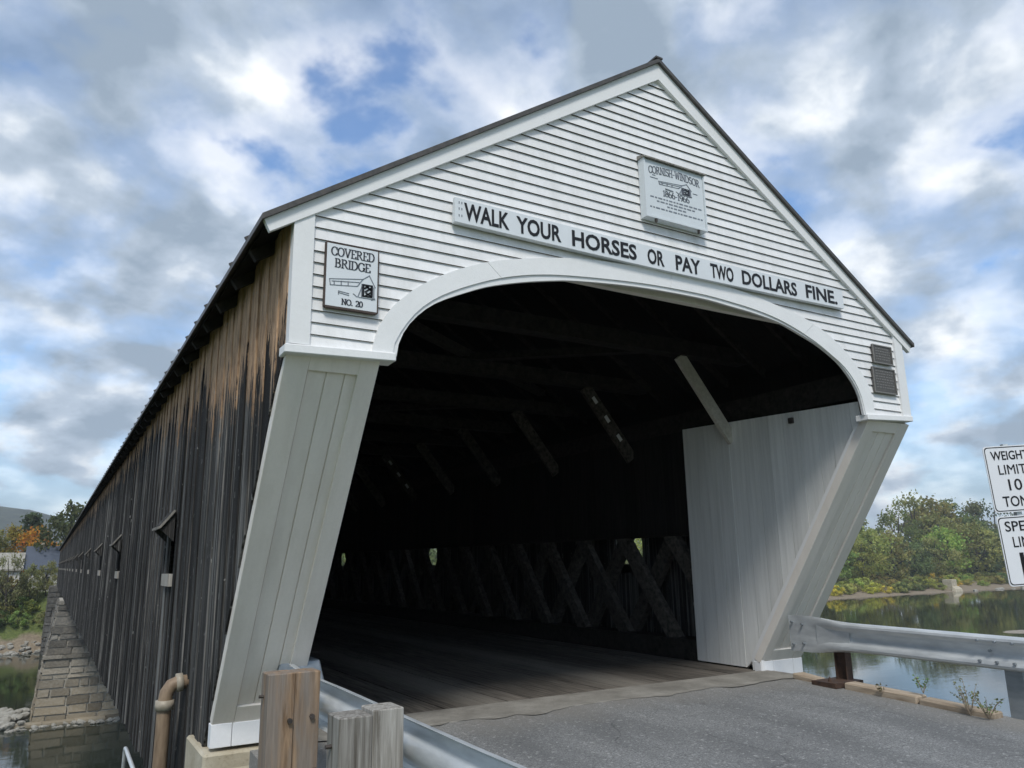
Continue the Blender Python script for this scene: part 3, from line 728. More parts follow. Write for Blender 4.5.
# tie beams, knee braces
ftb = MB(); fkb = MB(); k = 0; y = 2.15
while y < LEN-2:
    if k < 12:
        t = MB(); t.beam((-3.3, y, 4.16), (3.3, y, 4.16), .20, .20, a=rnd.random()); t.build('tie_beam', M['timber'], B)
    else: ftb.beam((-3.3, y, 4.16), (3.3, y, 4.16), .20, .20, a=rnd.random())
    for sx in (-1, 1):
        p0 = Vector((sx*2.10, y-.01, 4.06)); p1 = Vector((sx*2.975, y-.01, 2.96))
        if k < 12:
            b_ = MB(); b_.beam(p0, p1, .065, .20, a=rnd.random())
            if k == 0: b_ = MB(); b_.beam(p0, p1, .06, .165, a=.5)
            bo = b_.build('knee_brace', M['lightbrace'] if (k == 0 and sx > 0) else M['brace'], B)
            if k == 0 and sx > 0: bo['label'] = 'pale grey knee brace nearest the opening'
            if sx > 0 and k in (1, 5) :
                for f in (.18, .44, .70):
                    c = p0.lerp(p1, f); d = (p1-p0).normalized(); rf_ = MB()
                    c.y -= .036
                    u = Vector((d.z, 0, -d.x))
                    rf_.add([c-d*.06-u*.03, c+d*.06-u*.03, c+d*.06+u*.03, c-d*.06+u*.03]+[v+Vector((0, -.006, 0)) for v in (c-d*.06-u*.03, c+d*.06-u*.03, c+d*.06+u*.03, c-d*.06+u*.03)],
                            [(0,1,2,3),(7,6,5,4),(0,4,5,1),(1,5,6,2),(2,6,7,3),(3,7,4,0)])
                    rf_.build('reflector', M['reflector'], bo)
        else: fkb.beam(p0, p1, .065, .20, a=rnd.random())
    y += 2.17; k += 1
o = ftb.build('tie_beam', M['timber'], B); o['kind'] = 'stuff'
o = fkb.build('knee_brace', M['brace'], B); o['kind'] = 'stuff'
# diagonal wind bracing between tie beams
for i in range(5):
    y = 2.15+4.34*i
    for s in (-1, 1):
        q = MB(); q.beam((-2.6*s, y+.15, 4.30), (2.6*s, y+4.2, 4.30+.11*(s+1)/2), .15, .10, a=rnd.random()); q.build('wind_brace', M['timber'], B)
# timber lattice trusses
for sx in (-1, 1):
    fl_ = MB(); k = 0
    y = 3.72
    while y < LEN-3:
        for lay in (0, 1):
            xx = sx*(3.10 if lay == 0 else 3.25)
            z0, z1 = .22, 3.30; run = (z1-z0)*.76
            # inner layer rises away from the road end, outer layer leans back
            if lay == 0: p0, p1 = (xx, y-.10, z0), (xx, y-.10+run, z1)
            else: p0, p1 = (xx, y+1.15, z0), (xx, y+1.15-run, z1)
            if lay == 1 and p1[1] < 3.1:
                t = (y+1.15-3.1)/run; p1 = (xx, 3.1, lerp(z0, z1, t))
            a = rnd.random()
            if k < 17:
                b_ = MB(); b_.beam(p0, p1, .12, .22, up=(sx, 0, 0) if False else (0, 0, 1), a=a); b_.build('lattice_brace', M['brace'], B)
            else: fl_.beam(p0, p1, .12, .22, a=a)
        y += 1.15; k += 1
    # the first inner diagonals that start behind the white panel
    for dz in (1, 2):
        z0 = .22; run = (3.30-z0)*.76; yst = 3.62-1.15*dz; t = (3.12-yst)/run
        if t < 1:
            b_ = MB(); b_.beam((sx*3.10, 3.12, lerp(z0, 3.3, t)), (sx*3.10, yst+run, 3.30), .12, .22, a=rnd.random()); b_.build('lattice_brace', M['brace'], B)
    o = fl_.build('lattice_brace', M['brace'], B); o['kind'] = 'stuff'

# ------------------------------------------------------------------ lettering
def text_mesh(s, height, name, mat, parent, width=None, bold=0., depth=.004, xf=None):
    """flat lettering in local XZ (facing -Y), origin at lower-left"""
    c = bpy.data.curves.new(name, 'FONT'); c.body = s; c.size = 1.0; c.offset = bold; c.extrude = .01; c.resolution_u = 3
    ob = bpy.data.objects.new(name, c); COL.objects.link(ob)
    bpy.context.view_layer.update()
    dg = bpy.context.evaluated_depsgraph_get()
    me = bpy.data.meshes.new_from_object(ob.evaluated_get(dg)); COL.objects.unlink(ob); bpy.data.objects.remove(ob)
    x0 = min(v.co.x for v in me.vertices); x1 = max(v.co.x for v in me.vertices)
    y0 = min(v.co.y for v in me.vertices); y1 = max(v.co.y for v in me.vertices)
    ky = height/(y1-y0); kx = ky if width is None else width/(x1-x0)
    for v in me.vertices:
        v.co = Vector(((v.co.x-x0)*kx, -depth if v.co.z > 0 else 0.0, (v.co.y-y0)*ky))
    me.materials.clear(); me.materials.append(mat); me.name = name
    o = bpy.data.objects.new(name, me); COL.objects.link(o); o.parent = parent
    return o
# serif stroke letters: thick verticals, thin horizontals
def arc(cx, cy, rx, ry, a0, a1, n=14): return [(cx+rx*math.cos(R_(a0+(a1-a0)*i/n)), cy+ry*math.sin(R_(a0+(a1-a0)*i/n))) for i in range(n+1)]
def stem(x, a=0, b=1): return [(x, a), (x, b)]
def ser(x, y, w=.16): return [(x-w, y), (x+w, y)]
GL = {
 'C': (.78, [arc(.42,.5,.36,.5,48,312), [(.70,.72),(.70,.95)], [(.70,.08),(.70,.26)]]),
 'O': (.86, [arc(.43,.5,.37,.5,0,360,22)]),
 'V': (.82, [[(.10,1),(.41,0)], [(.41,0),(.72,1)], ser(.10,1), ser(.72,1)]),
 'E': (.70, [stem(.16), [(.03,1),(.60,1)], [(.03,0),(.62,0)], [(.16,.52),(.48,.52)], [(.60,1),(.60,.80)], [(.62,0),(.62,.22)]]),
 'R': (.82, [stem(.16), [(.03,1),(.36,1)], arc(.36,.76,.24,.24,90,-90,10), [(.16,.52),(.36,.52)], [(.36,.52),(.72,0)], ser(.16,0), [(.66,0),(.82,0)]]),
 'D': (.84, [stem(.16), [(.03,1),(.36,1)], arc(.36,.5,.38,.5,90,-90,14), [(.03,0),(.36,0)]]),
 'B': (.76, [stem(.16), [(.03,1),(.36,1)], arc(.36,.76,.22,.24,90,-90,10), [(.16,.52),(.38,.52)], arc(.38,.26,.26,.26,90,-90,10), [(.03,0),(.38,0)]]),
 'I': (.34, [stem(.17), ser(.17,1), ser(.17,0)]),
 'G': (.84, [arc(.42,.5,.36,.5,48,350), [(.72,.42),(.72,.05)], [(.58,.42),(.84,.42)], [(.70,.72),(.70,.95)]]),
 'N': (.86, [stem(.16), [(.16,1),(.70,0)], stem(.70), [(.02,1),(.20,1)], ser(.70,1), ser(.16,0)]),
 'S': (.66, [arc(.33,.75,.23,.25,20,230,10)+arc(.34,.27,.26,.27,80,-160,12)]),
 'H': (.86, [stem(.16), stem(.68), [(.16,.52),(.68,.52)], ser(.16,1), ser(.16,0), ser(.68,1), ser(.68,0)]),
 'W': (1.1, [[(.10,1),(.32,0)], [(.32,0),(.54,.9)], [(.54,.9),(.78,0)], [(.78,0),(1.0,1)], ser(.1,1), ser(1.0,1)]),
 '-': (.46, [[(.08,.42),(.38,.42)]]), '.': (.3, [[(.12,.0),(.12,.12)]]), ' ': (.42, []),
 '1': (.40, [stem(.22), [(.08,.82),(.22,1)], ser(.22,0)]),
 '2': (.64, [arc(.32,.72,.24,.28,160,-40,12)+[(.06,.02)], [(.06,.0),(.60,.0)], [(.60,0),(.60,.18)]]),
 '0': (.66, [arc(.33,.5,.26,.5,0,360,20)]),
 '8': (.64, [arc(.32,.76,.20,.24,0,360,16), arc(.32,.27,.25,.27,0,360,16)]),
 '6': (.64, [arc(.32,.30,.25,.30,0,360,16), arc(.42,.5,.35,.5,100,190,8)]),
 '9': (.64, [arc(.32,.70,.25,.30,0,360,16), arc(.22,.5,.35,.5,-80,10,8)]),
}
def stroke(mb, pts, thick, thin, mapf, depth=.003):
    for a, b in zip(pts, pts[1:]):
        A = Vector((a[0], 0, a[1])); Bv = Vector((b[0], 0, b[1])); d = Bv-A
        if d.length < 1e-6: continue
        d.normalize(); wv = thin+(thick-thin)*abs(d.z)**1.5; nrm = Vector((d.z, 0, -d.x))*wv/2; ex = d*thin*.3
        q = [A-ex-nrm, A-ex+nrm, Bv+ex+nrm, Bv+ex-nrm]
        q = [mapf(v) for v in q]
        mb.add(q+[v+Vector((0, -depth, 0)) for v in q], [(0,1,2,3),(7,6,5,4),(0,4,5,1),(1,5,6,2),(2,6,7,3),(3,7,4,0)])
def serif_line(mb, s, x0, x1, z0, h, thick=.14, thin=.055, arcrise=0., y=0.):
    tot = sum(GL[c][0] for c in s); k = (x1-x0)/tot; x = x0
    for c in s:
        adv, st = GL[c]
        for p in st:
            def mf(v, x=x): 
                X = x+v.x*k; u = (X-x0)/(x1-x0)*2-1
                return Vector((X, y, z0+v.z*h+arcrise*(1-u*u)))
            stroke(mb, p, thick, thin, mf)
        x += adv*k
def bridge_emblem(mb, x0, x1, z0, z1, y=0., w=.02):
    mf = lambda v: Vector((lerp(x0, x1, v.x), y, lerp(z0, z1, v.z)))
    for p in ([(0,.62),(.72,.80),(.86,.98)], [(.86,.98),(1.0,.55)], [(.72,.80),(.60,.50)], [(0,.62),(.02,.40)], [(.02,.40),(.60,.50)], [(.05,.55),(.64,.66)],
              [(.10,.44),(.10,.56)], [(.25,.47),(.25,.6)], [(.40,.49),(.40,.62)], [(.2,.22),(.42,.18)], [(.2,.16),(.42,.11)], [(.2,.22),(.2,.1)],
              [(.52,.2),(.60,.10)], [(.92,.06),(.99,.14)], [(.70,.5),(.62,.12)], [(.70,.12),(.70,.62)], [(.94,.12),(.94,.62)], [(.64,.10),(1.,.10)], [(.97,.55),(.97,.14)]):
        stroke(mb, p, w, w, mf)
def emblem_portal(mb, x0, x1, z0, z1, y=0.):
    mf = lambda v: Vector((lerp(x0, x1, v.x), y, lerp(z0, z1, v.z)))
    # dark portal opening broken by the pale lattice timbers
    for p in ([(.73,.16),(.73,.60)], [(.73,.60),(.92,.60)], [(.78,.18),(.90,.34)], [(.78,.34),(.90,.50)], [(.90,.2),(.80,.30)], [(.91,.42),(.80,.56)], [(.92,.2),(.92,.58)], [(.76,.46),(.84,.56)], [(.75,.17),(.92,.17)]):
        stroke(mb, p, .05, .05, mf)

# WALK YOUR HORSES sign
S1 = empty('portal_sign', (-2.365, -.05, 4.13)); tag(S1, 'long white board lettered WALK YOUR HORSES OR PAY TWO DOLLARS FINE above the arch', 'sign')
SW = 4.93; SHT = .215
q = MB(); ns = 12
for i in range(ns):
    a, b = SW*i/ns, SW*(i+1)/ns
    sag = lambda x: -.022*math.sin(math.pi*x/SW)+.012*x/SW
    q.hexa([(a, -.035, sag(a)), (b, -.035, sag(b)), (b, .02, sag(b)), (a, .02, sag(a)), (a, -.035, sag(a)+SHT), (b, -.035, sag(b)+SHT), (b, 0, sag(b)+SHT), (a, 0, sag(a)+SHT)], .5)
q.build('sign_board', M['signface'], S1)
words = [('WALK', .085, .515), ('YOUR', .59, 1.05), ('HORSES', 1.17, 1.91), ('OR', 2.045, 2.25), ('PAY', 2.40, 2.725), ('TWO', 2.865, 3.185), ('DOLLARS', 3.31, 4.145), ('FINE.', 4.295, 4.82)]
lw = None
for i, (wd, a, b) in enumerate(words):
    t = text_mesh(wd, .155, 'lettering', M['black'], S1, b-a, .022, .004); xm = (a+b)/2
    t.location = (a, -.0355, -.022*math.sin(math.pi*xm/SW)+.012*xm/SW+.033)
q = MB(); q = None
q = MB()
for zq in (.05, .11, .165):
    for xq in (.035, .06): q.box(xq, xq+.008, -.0375, -.034, zq, zq+.02)
q.build('nail_heads', M['greyink'], S1)

# COVERED BRIDGE NO. 20 sign
S2 = empty('covered_bridge_sign', (-3.41, -.024, 3.25)); tag(S2, 'white framed sign reading COVERED BRIDGE NO. 20 at the left corner of the gable', 'sign')
q = MB(); q.box(0, .405, -.035, 0, 0, .495); q.build('sign_board', M['signface'], S2, False, .004)
q = MB()
for bx in ((-.006, .003, -.004, .499), (.402, .411, -.004, .499)): q.box(bx[0], bx[1], -.0365, -.002, bx[2], bx[3])
q.box(.004, .401, -.0365, -.002, .493, .5); q.box(.004, .401, -.0365, -.002, -.012, .002); q.build('frame', M['shadowgap'], S2)
q = MB(); serif_line(q, 'COVERED', .035, .375, .40, .066, .17, .065, 0, -.0355); q.build('lettering', M['darkink'], S2)
q = MB(); serif_line(q, 'BRIDGE', .065, .345, .31, .066, .17, .065, 0, -.0355); q.build('lettering', M['darkink'], S2)
q = MB(); serif_line(q, 'NO. 20', .125, .29, .026, .043, .20, .08, 0, -.0355); q.build('lettering', M['darkink'], S2)
q = MB(); bridge_emblem(q, .03, .385, .08, .29, -.0355); q.build('bridge_drawing', M['greyink'], S2)
q = MB(); emblem_portal(q, .03, .385, .08, .29, -.0358); q.build('portal_drawing', M['black'], S2)

# CORNISH - WINDSOR sign
S3 = empty('bridge_name_sign', (-.30, -.024, 4.65)); tag(S3, 'aged grey white sign lettered CORNISH-WINDSOR 1866-1966 high on the gable', 'sign')
q = MB(); q.box(0, .765, -.075, 0, 0, .60); q.build('sign_board', M['signcool'], S3, False, .004)
q = MB(); q.hexa([(-.03, -.105, .60), (.795, -.105, .60), (.795, 0, .60), (-.03, 0, .60), (-.03, -.105, .615), (.795, -.105, .615), (.795, 0, .645), (-.03, 0, .645)]); q.build('drip_cap', M['postgrey'], S3)
q = MB(); q.box(-.018, -.001, -.085, 0, -.02, .60); q.box(.766, .783, -.085, 0, -.02, .60); q.box(0, .765, -.085, 0, -.02, -.001); q.build('frame', M['signcool'], S3)
q = MB(); q.box(.10, .12, -.08, -.06, -.055, -.021); q.box(.66, .68, -.08, -.06, -.055, -.021); q.build('hanger', M['bolt'], S3)
q = MB(); serif_line(q, 'CORNISH-WINDSOR', .045, .72, .455, .075, .18, .07, .022, -.0755); q.build('lettering', M['greyink'], S3)
q = MB(); serif_line(q, '1866-1966', .215, .565, .245, .06, .18, .07, 0, -.0755)
q.build('lettering', M['greyink'], S3)
q = MB(); bridge_emblem(q, .17, .60, .30, .45, -.0755, .03); 
for a, b, zq in ((.06, .16, .41), (.09, .13, .44), (.62, .68, .36)): q.box(a, b, -.078, -.0752, zq, zq+.008)
q.build('bridge_drawing', M['greyink'], S3)
q = MB(); emblem_portal(q, .17, .60, .30, .45, -.0758); q.build('portal_drawing', M['darkink'], S3)
for zq, a, b in ((.20, .05, .73), (.165, .13, .63), (.13, .26, .52), (.09, .04, .73), ):
    x = a; q = MB()
    while x < b:
        wl = rnd.uniform(.02, .055); q.box(x, min(b, x+wl), -.0775, -.0752, zq, zq+.014); x += wl+.014
    q.build('small_lettering', M['greyink'], S3)

# two bronze plaques
for nm, x0, x1, z0, z1, lab in (('bronze_plaque', 3.055, 3.415, 3.575, 3.80, 'small dark bronze plaque, upper of two on the right corner'), ('bronze_plaque', 3.005, 3.425, 3.22, 3.525, 'larger dark bronze plaque, lower of two on the right corner')):
    e = empty(nm, (x0, -.026, z0)); w_, h_ = x1-x0, z1-z0
    q = MB(); q.box(0, w_, -.018, 0, 0, h_); q.build('plate', M['bronze'], e, False, .004)
    q = MB()
    for bx in ((0, w_, 0, .014), (0, w_, h_-.014, h_), (0, .014, .014, h_-.014), (w_-.014, w_, .014, h_-.014)): q.box(bx[0], bx[1], -.026, -.0185, bx[2], bx[3])
    q.build('raised_border', M['bronzehi'], e)
    q = MB(); zq = h_-.05
    while zq > .04:
        x = .05
        while x < w_-.06:
            wl = rnd.uniform(.015, .045); q.box(x, min(w_-.04, x+wl), -.0205, -.0185, zq, zq+.012); x += wl+.012
        zq -= .032
    q.build('raised_text', M['bronzehi'], e); tag(e, lab, 'plaque')

# ------------------------------------------------------------------ guard rails
PROF = [(.004, .157), (.012, .155), (.046, .150), (.074, .134), (.082, .112), (.074, .090), (.046, .070), (.018, .052), (.003, .030), (0, 0), (.003, -.030), (.018, -.052), (.046, -.070), (.074, -.090), (.082, -.112), (.074, -.134), (.046, -.150), (.012, -.155), (.004, -.157)]
def wbeam(path, side, flat, mat, name, parent, th=.004):
    """path of (x,y,z); side +1: face toward +X; flat: per-point 0..1 blend to a flat plate"""
    q = MB(); n = len(PROF); vs = []
    for (x, y, z), fl in zip(path, flat):
        for lay in (0, th):
            for dx, dz in PROF:
                hz = dz/.155*.205
                vs.append((x+side*(lerp(dx, .02, fl)-lay), y, z+lerp(dz, hz, fl)))
    fs = []
    for j in range(len(path)-1):
        a, b = j*2*n, (j+1)*2*n
        for i in range(n-1): fs += [(a+i, a+i+1, b+i+1, b+i), (a+n+i+1, a+n+i, b+n+i, b+n+i+1)]
        fs += [(a, b, b+n, a+n), (a+n-1, a+2*n-1, b+2*n-1, b+n-1)]
    for j in (0, len(path)-1):
        a = j*2*n
        for i in range(n-1): fs.append((a+i, a+n+i, a+n+i+1, a+i+1))
    q.add(vs, fs); return q.build(name, mat, parent, True)
def ang(o):
    try: o.data.set_sharp_from_angle(angle=R_(35))
    except Exception: pass
GR = empty('guard_rail', (2.95, -.5, -.05)); tag(GR, 'galvanised steel guard rail right of the road ending at the white portal leg', 'guard rail')
def L0(o, e):                           # keep world coordinates while parenting to an Empty placed at the base
    o.location = -e.location; return o
ysr = [1.46, 1.30, 1.15, .98, .80, .62, .4, 0, -.8, -1.3, -2.2, -3.2, -4.2]
rb = wbeam([(2.99, y, .49+.045*min(0, (y-.4)*.28)) for y in ysr], -1, [1, 1, 1, .75, .35, .08, 0, 0, 0, 0, 0, 0, 0], M['galv'], 'rail_beam', GR); L0(rb, GR); ang(rb)
q = MB(); q.box(2.962, 2.968, .62, 1.06, .33, .645); 
L0(q.build('splice_plate', M['galv'], GR), GR)
for (y, z) in ((1.40, .62), (1.40, .36), (1.25, .60), (1.25, .38), (-1.02, .575), (-1.02, .39), (-.86, .58), (-.86, .39), (-.94, .485), (-1.18, .57), (-1.18, .39)):
    q = MB(); q.tube([(2.965-.055*(y < .5)*(abs(z-.485) > .05), y, z), (2.935-.055*(y < .5)*(abs(z-.485) > .05), y, z)], .013, 8); L0(q.build('bolt', M['galvdark'], GR), GR)
for py_, mt_, h in ((.80, M['rust'], .36), ):
    q = MB(); q.box(2.995, 3.10, py_-.075, py_-.065, -.0, .56); q.box(2.995, 3.10, py_+.065, py_+.075, 0, .56); q.box(3.04, 3.05, py_-.065, py_+.065, 0, .56)
    q.box(2.66, 3.14, py_-.17, py_+.15, -.03, .022); q.tube([(2.76, py_-.02, .022), (2.76, py_-.02, .07)], [.022, .006], 6)
    L0(q.build('post', mt_, GR), GR)
q = MB(); q.box(3.0, 3.16, -1.18, -1.02, -.45, .52); L0(q.build('post', M['galvdark'], GR), GR)

GL2 = empty('guard_rail', (-3.2, -1, -.1)); tag(GL2, 'galvanised steel guard rail left of the road running past two wooden posts', 'guard rail')
ysl = [1.5, 1.42, 1.35, 1.2, .9, .4, 0, -.6, -1.2, -2, -3, -4, -5.2]
rb = wbeam([(-3.2 if y < 1 else -3.2+.12*(y-1)/1.0, y, .44-.02*min(1, max(0, (0-y)/2))) for y in ysl], 1, [0]*13, M['galv'], 'rail_beam', GL2); L0(rb, GL2); ang(rb)
q = MB(); q.hexa([(-3.22, 1.55, .40), (-2.80, 1.55, .40), (-2.80, 1.95, .40), (-3.22, 1.95, .40), (-3.18, 1.60, .60), (-2.84, 1.60, .60), (-2.84, 1.92, .60), (-3.18, 1.92, .60)]); L0(q.build('end_shoe', M['galvdark'], GL2, False, .01), GL2)
# wooden posts each with a block between post and rail
def wood_post(y, top, mp_, mb_, name_lab, dxb=0.):
    e = empty('wooden_post', (-3.52, y, -.45)); zz = -.45
    q = MB(); q.box(-.098, .078, -.10, .10, 0, top-zz, rnd.random()); q.build('post', mp_, e, False, .006)
    q = MB(); q.box(.081, .252, -.095, .095, top-.62-zz, top-zz+dxb, rnd.random()); q.build('offset_block', mb_, e, False, .006)
    q = MB()
    for xq, ya_, yb_, zq in ((.05, -.10, -.125, .30), (.20, -.095, -.12, .288)):
        q = MB(); q.tube([(xq, ya_, top-zz-zq), (xq, yb_, top-zz-zq)], .017, 8); q.build('bolt', M['bolt'], e)
    q = MB(); q.tube([(-.098, .02, top-zz-.15), (-.13, .02, top-zz-.15)], .011, 8); q.build('bolt', M['bolt'], e); tag(e, name_lab, 'post'); return e
wood_post(.26, .695, M['post'], M['post'], 'brown stained wooden rail post nearest the left portal leg')
wood_post(-1.22, .65, M['postgrey'], M['postgrey'], 'weathered grey wooden rail post at the bottom edge of the view', .02)

# kerb timbers on the right
for y0, y1, z0, lab in ((1.30, .98, .0, 'short pale kerb timber beside the rusty rail post'), (.60, -.24, -.025, 'middle kerb timber at the right edge of the road'), (-.26, -.98, -.075, 'reddish kerb timber at the right with weeds at its end')):
    q = MB(); q.hexa([(2.76, y1, z0-.16-.03), (2.95, y1, z0-.16-.03), (2.95, y0, z0-.16), (2.76, y0, z0-.16), (2.76, y1, z0+.05-.03), (2.95, y1, z0+.05-.03), (2.95, y0, z0+.055), (2.76, y0, z0+.055)], rnd.random())
    tag(q.build('kerb_timber', M['kerb'], None, False, .012), lab, 'timber')

# ------------------------------------------------------------------ drain pipe, handrail
DP = empty('drain_pipe', (-3.85, 3.27, -2.5)); tag(DP, 'brown drain pipe with an elbow into the dark left side of the bridge', 'pipe')
q = MB(); q.tube([(0, 0, -1.5), (0, 0, 2.62), (.012, 0, 2.71), (.05, 0, 2.77), (.10, 0, 2.79), (.26, 0, 2.80)], .066, 14); o = q.build('pipe', M['pipe'], DP, True)
q = MB(); q.tube([(0, 0, 2.55), (0, 0, 2.64)], .086, 14); q.build('coupling', M['pipejoint'], DP, True); 
q = MB(); q.tube([(.09, 0, 2.79), (.15, 0, 2.795)], .086, 14); q.build('coupling', M['pipejoint'], DP, True)
HR = empty('pipe_railing', (-4.05, 4.4, -2)); tag(HR, 'pale metal pipe handrail low beside the bridge at the bottom left', 'handrail')
q = MB(); q.tube([(.0, .1, -1.2), (0, .1, 1.47), (0, .07, 1.51), (0, 0, 1.515), (.0, -2.4, 1.44)], .021, 10); q.build('rail', M['galv'], HR, True)
q = MB(); q.tube([(0, -1.4, -1.2), (0, -1.4, 1.43)], .028, 8); q.build('post', M['galv'], HR, True)

# ------------------------------------------------------------------ traffic signs
TS = empty('traffic_sign'); tag(TS, 'two white weight limit and speed limit signs on one post right of the road', 'traffic sign')
_tl = Vector((3.9198, -.6459, 2.5590)); _dn = (Vector((3.9989, -.671, 1.0411))-_tl).normalized(); _r = Vector((.9, -.42, .05)); _r = (_r-_dn*_r.dot(_dn)).normalized()
_up = -_dn; _ny = _up.cross(_r)      # local X = right, Y = away from the road, Z = up
_mt = Matrix((_r, _ny, _up)).transposed().to_4x4(); _mt.translation = _tl+_dn*3.7+_r*.305; TS.matrix_world = _mt
q = MB(); q.beam((0, .05, -2.6), (0, .05, 3.72), .06, .05, (0, 1, 0)); q.build('post', M['galv'], TS)
def tsign(z0, h, lines, hw=.305, xo=0.):
    q = MB(); 
    cr = .04; pts = []
    for cx, cz, a in ((hw-cr, h-cr, 0), (-hw+cr, h-cr, 90), (-hw+cr, cr, 180), (hw-cr, cr, 270)):
        pts += [(cx+cr*math.cos(R_(a+t)), cz+cr*math.sin(R_(a+t))) for t in (0, 30, 60, 90)]
    n = len(pts)
    q.add([(x+xo, 0, z+z0) for x, z in pts]+[(x+xo, .006, z+z0) for x, z in pts], [tuple(range(n)), tuple(range(2*n-1, n-1, -1))]+[(i, (i+1) % n, (i+1) % n+n, i+n) for i in range(n)])
    o = q.build('sign_plate', M['traffic'], TS)
    b = MB(); cz = z0+h/2
    def sc(p, k): return (xo+p[0]*(1-k/hw), -.0015, cz+(p[1]-h/2)*(1-k/(h/2)))
    A = [sc(p, .012) for p in pts]; C_ = [sc(p, .022) for p in pts]
    b.add(A+C_, [(i, (i+1) % n, (i+1) % n+n, i+n) for i in range(n)]); b.build('border', M['black'], o)
    for s, zl, hl_, wd, bold in lines:
        t = text_mesh(s, hl_, 'lettering', M['black'], o, wd, bold, .003); t.location = (xo-wd/2, -.001, z0+zl)
tsign(2.966, .734, [('WEIGHT', .575, .10, .45, .010), ('LIMIT', .415, .105, .33, 0), ('10', .235, .125, .16, .004), ('TONS', .06, .115, .37, .006)])
tsign(2.18, .745, [('SPEED', .58, .11, .45, .006), ('LIMIT', .41, .11, .33, 0), ('15', .06, .29, .24, .03)])

# ------------------------------------------------------------------ vegetation
def leaf_quad(mb, c, s, rr, a):
    u = Vector((rr.gauss(0, 1), rr.gauss(0, 1), rr.gauss(0, 1))).normalized(); v = u.orthogonal().normalized()
    v = (Matrix.Rotation(rr.uniform(0, 6.28), 3, u) @ v); w_ = u.cross(v)
    mb.add([c+v*s, c+w_*s*.62, c-v*s*.9, c-w_*s*.62], [(0,1,2,3)], a)
def tree_meshes(seed, H=1.0, rx=.42, base=.18, nclump=46, nleaf=60, leaf=.022, shape='round'):
    rr = random.Random(seed); cr = MB(); tk = MB()
    top = .86*H
    bend = [Vector((rr.uniform(-.02, .02)*i, rr.uniform(-.02, .02)*i, top*i/5)) for i in range(6)]
    tk.tube(bend, [.030*(1-.8*i/5) for i in range(6)], 7)
    for k in range(nclump):
        while True:
            p = Vector((rr.uniform(-1, 1), rr.uniform(-1, 1), rr.uniform(-1, 1)))
            if p.length < 1: break
        p = p.normalized()*(p.length**.5)
        z = lerp(base, H*.94, (p.z+1)/2)
        f = (z-base)/(H-base)
        if shape == 'cone': rad = rx*(1-f)*1.1+.03
        elif shape == 'tall': rad = rx*(math.sin(math.pi*min(1, f*.9+.1))**.6)
        else: rad = rx*(math.sin(math.pi*min(1, max(0.05, f*.85+.15)))**.5)
        hl_ = math.hypot(p.x, p.y) or 1e-3; q = min(1, hl_)
        c = Vector((p.x/hl_*q*rad, p.y/hl_*q*rad, z))
        cs = rr.uniform(.055, .115)*(rx/.42)**.5; tone = rr.random()
        if k % 3 == 0:
            st = bend[min(5, max(1, int(c.z/top*4)))]
            tk.tube([st, st.lerp(c, .5)+Vector((0, 0, -.02)), c], [.010, .006, .002], 5)
        for i in range(nleaf):
            d = Vector((rr.gauss(0, 1), rr.gauss(0, 1), rr.gauss(0, .75)))*cs*.62
            a = min(1, max(0, tone*.55+.25+rr.uniform(-.22, .22)))
            leaf_quad(cr, c+d, leaf*rr.uniform(.6, 1.35), rr, a)
    return cr, tk
PROTO = {}
def tree(kind, x, y, h, wide, col, label, group=None, name='broadleaf_tree', z=None, cat='tree'):
    gz = ground_h(x, y)-.2 if z is None else z
    rr = random.Random(int(x*131+y*17))
    y += 7 if (name == 'broadleaf_tree' and x > 25) else 0
    e = empty(name, (x, y, gz)); e.rotation_euler = (0, 0, rr.uniform(0, 6.28)); e.scale = (h*wide, h*wide, h)
    if kind not in PROTO:
        args = TREE_KINDS[kind]; cr, tk = tree_meshes(**args)
        co = cr.build('crown', M['leaf'], e); to = tk.build('trunk', M['bark'], e, True); PROTO[kind] = (co, to)
    else:
        co, to = [p.copy() for p in PROTO[kind]]
        for o in (co, to): COL.objects.link(o); o.parent = e
    co.color = (*col, 1)
    tag(e, label, cat, group); return e
TREE_KINDS = {
 'a': dict(seed=1, nclump=58, nleaf=58, leaf=.024), 'b': dict(seed=2, rx=.36, nclump=52, nleaf=58, leaf=.024, base=.12), 'c': dict(seed=3, rx=.46, nclump=60, nleaf=56, leaf=.023, base=.10),
 'd': dict(seed=4, rx=.30, nclump=50, nleaf=60, leaf=.022, shape='tall', base=.14), 'e': dict(seed=6, rx=.40, nclump=36, nleaf=52, leaf=.022, base=.22), 'f': dict(seed=8, rx=.22, nclump=46, nleaf=60, leaf=.022, shape='cone', base=.06),
 's1': dict(seed=21, rx=.75, nclump=34, nleaf=52, leaf=.055, base=.02), 's2': dict(seed=22, rx=.85, nclump=30, nleaf=52, leaf=.06, base=.02), 's3': dict(seed=23, rx=.65, nclump=30, nleaf=48, leaf=.05, base=.05)}
OLIVE = (.21, .215, .072); GREEN = (.125, .155, .055); DARK = (.075, .098, .042); YEL = (.28, .28, .085); ORANGE = (.28, .115, .018); LIME = (.27, .29, .085); GOLD = (.44, .37, .08)
R_G = 'broadleaf trees along the far bank'
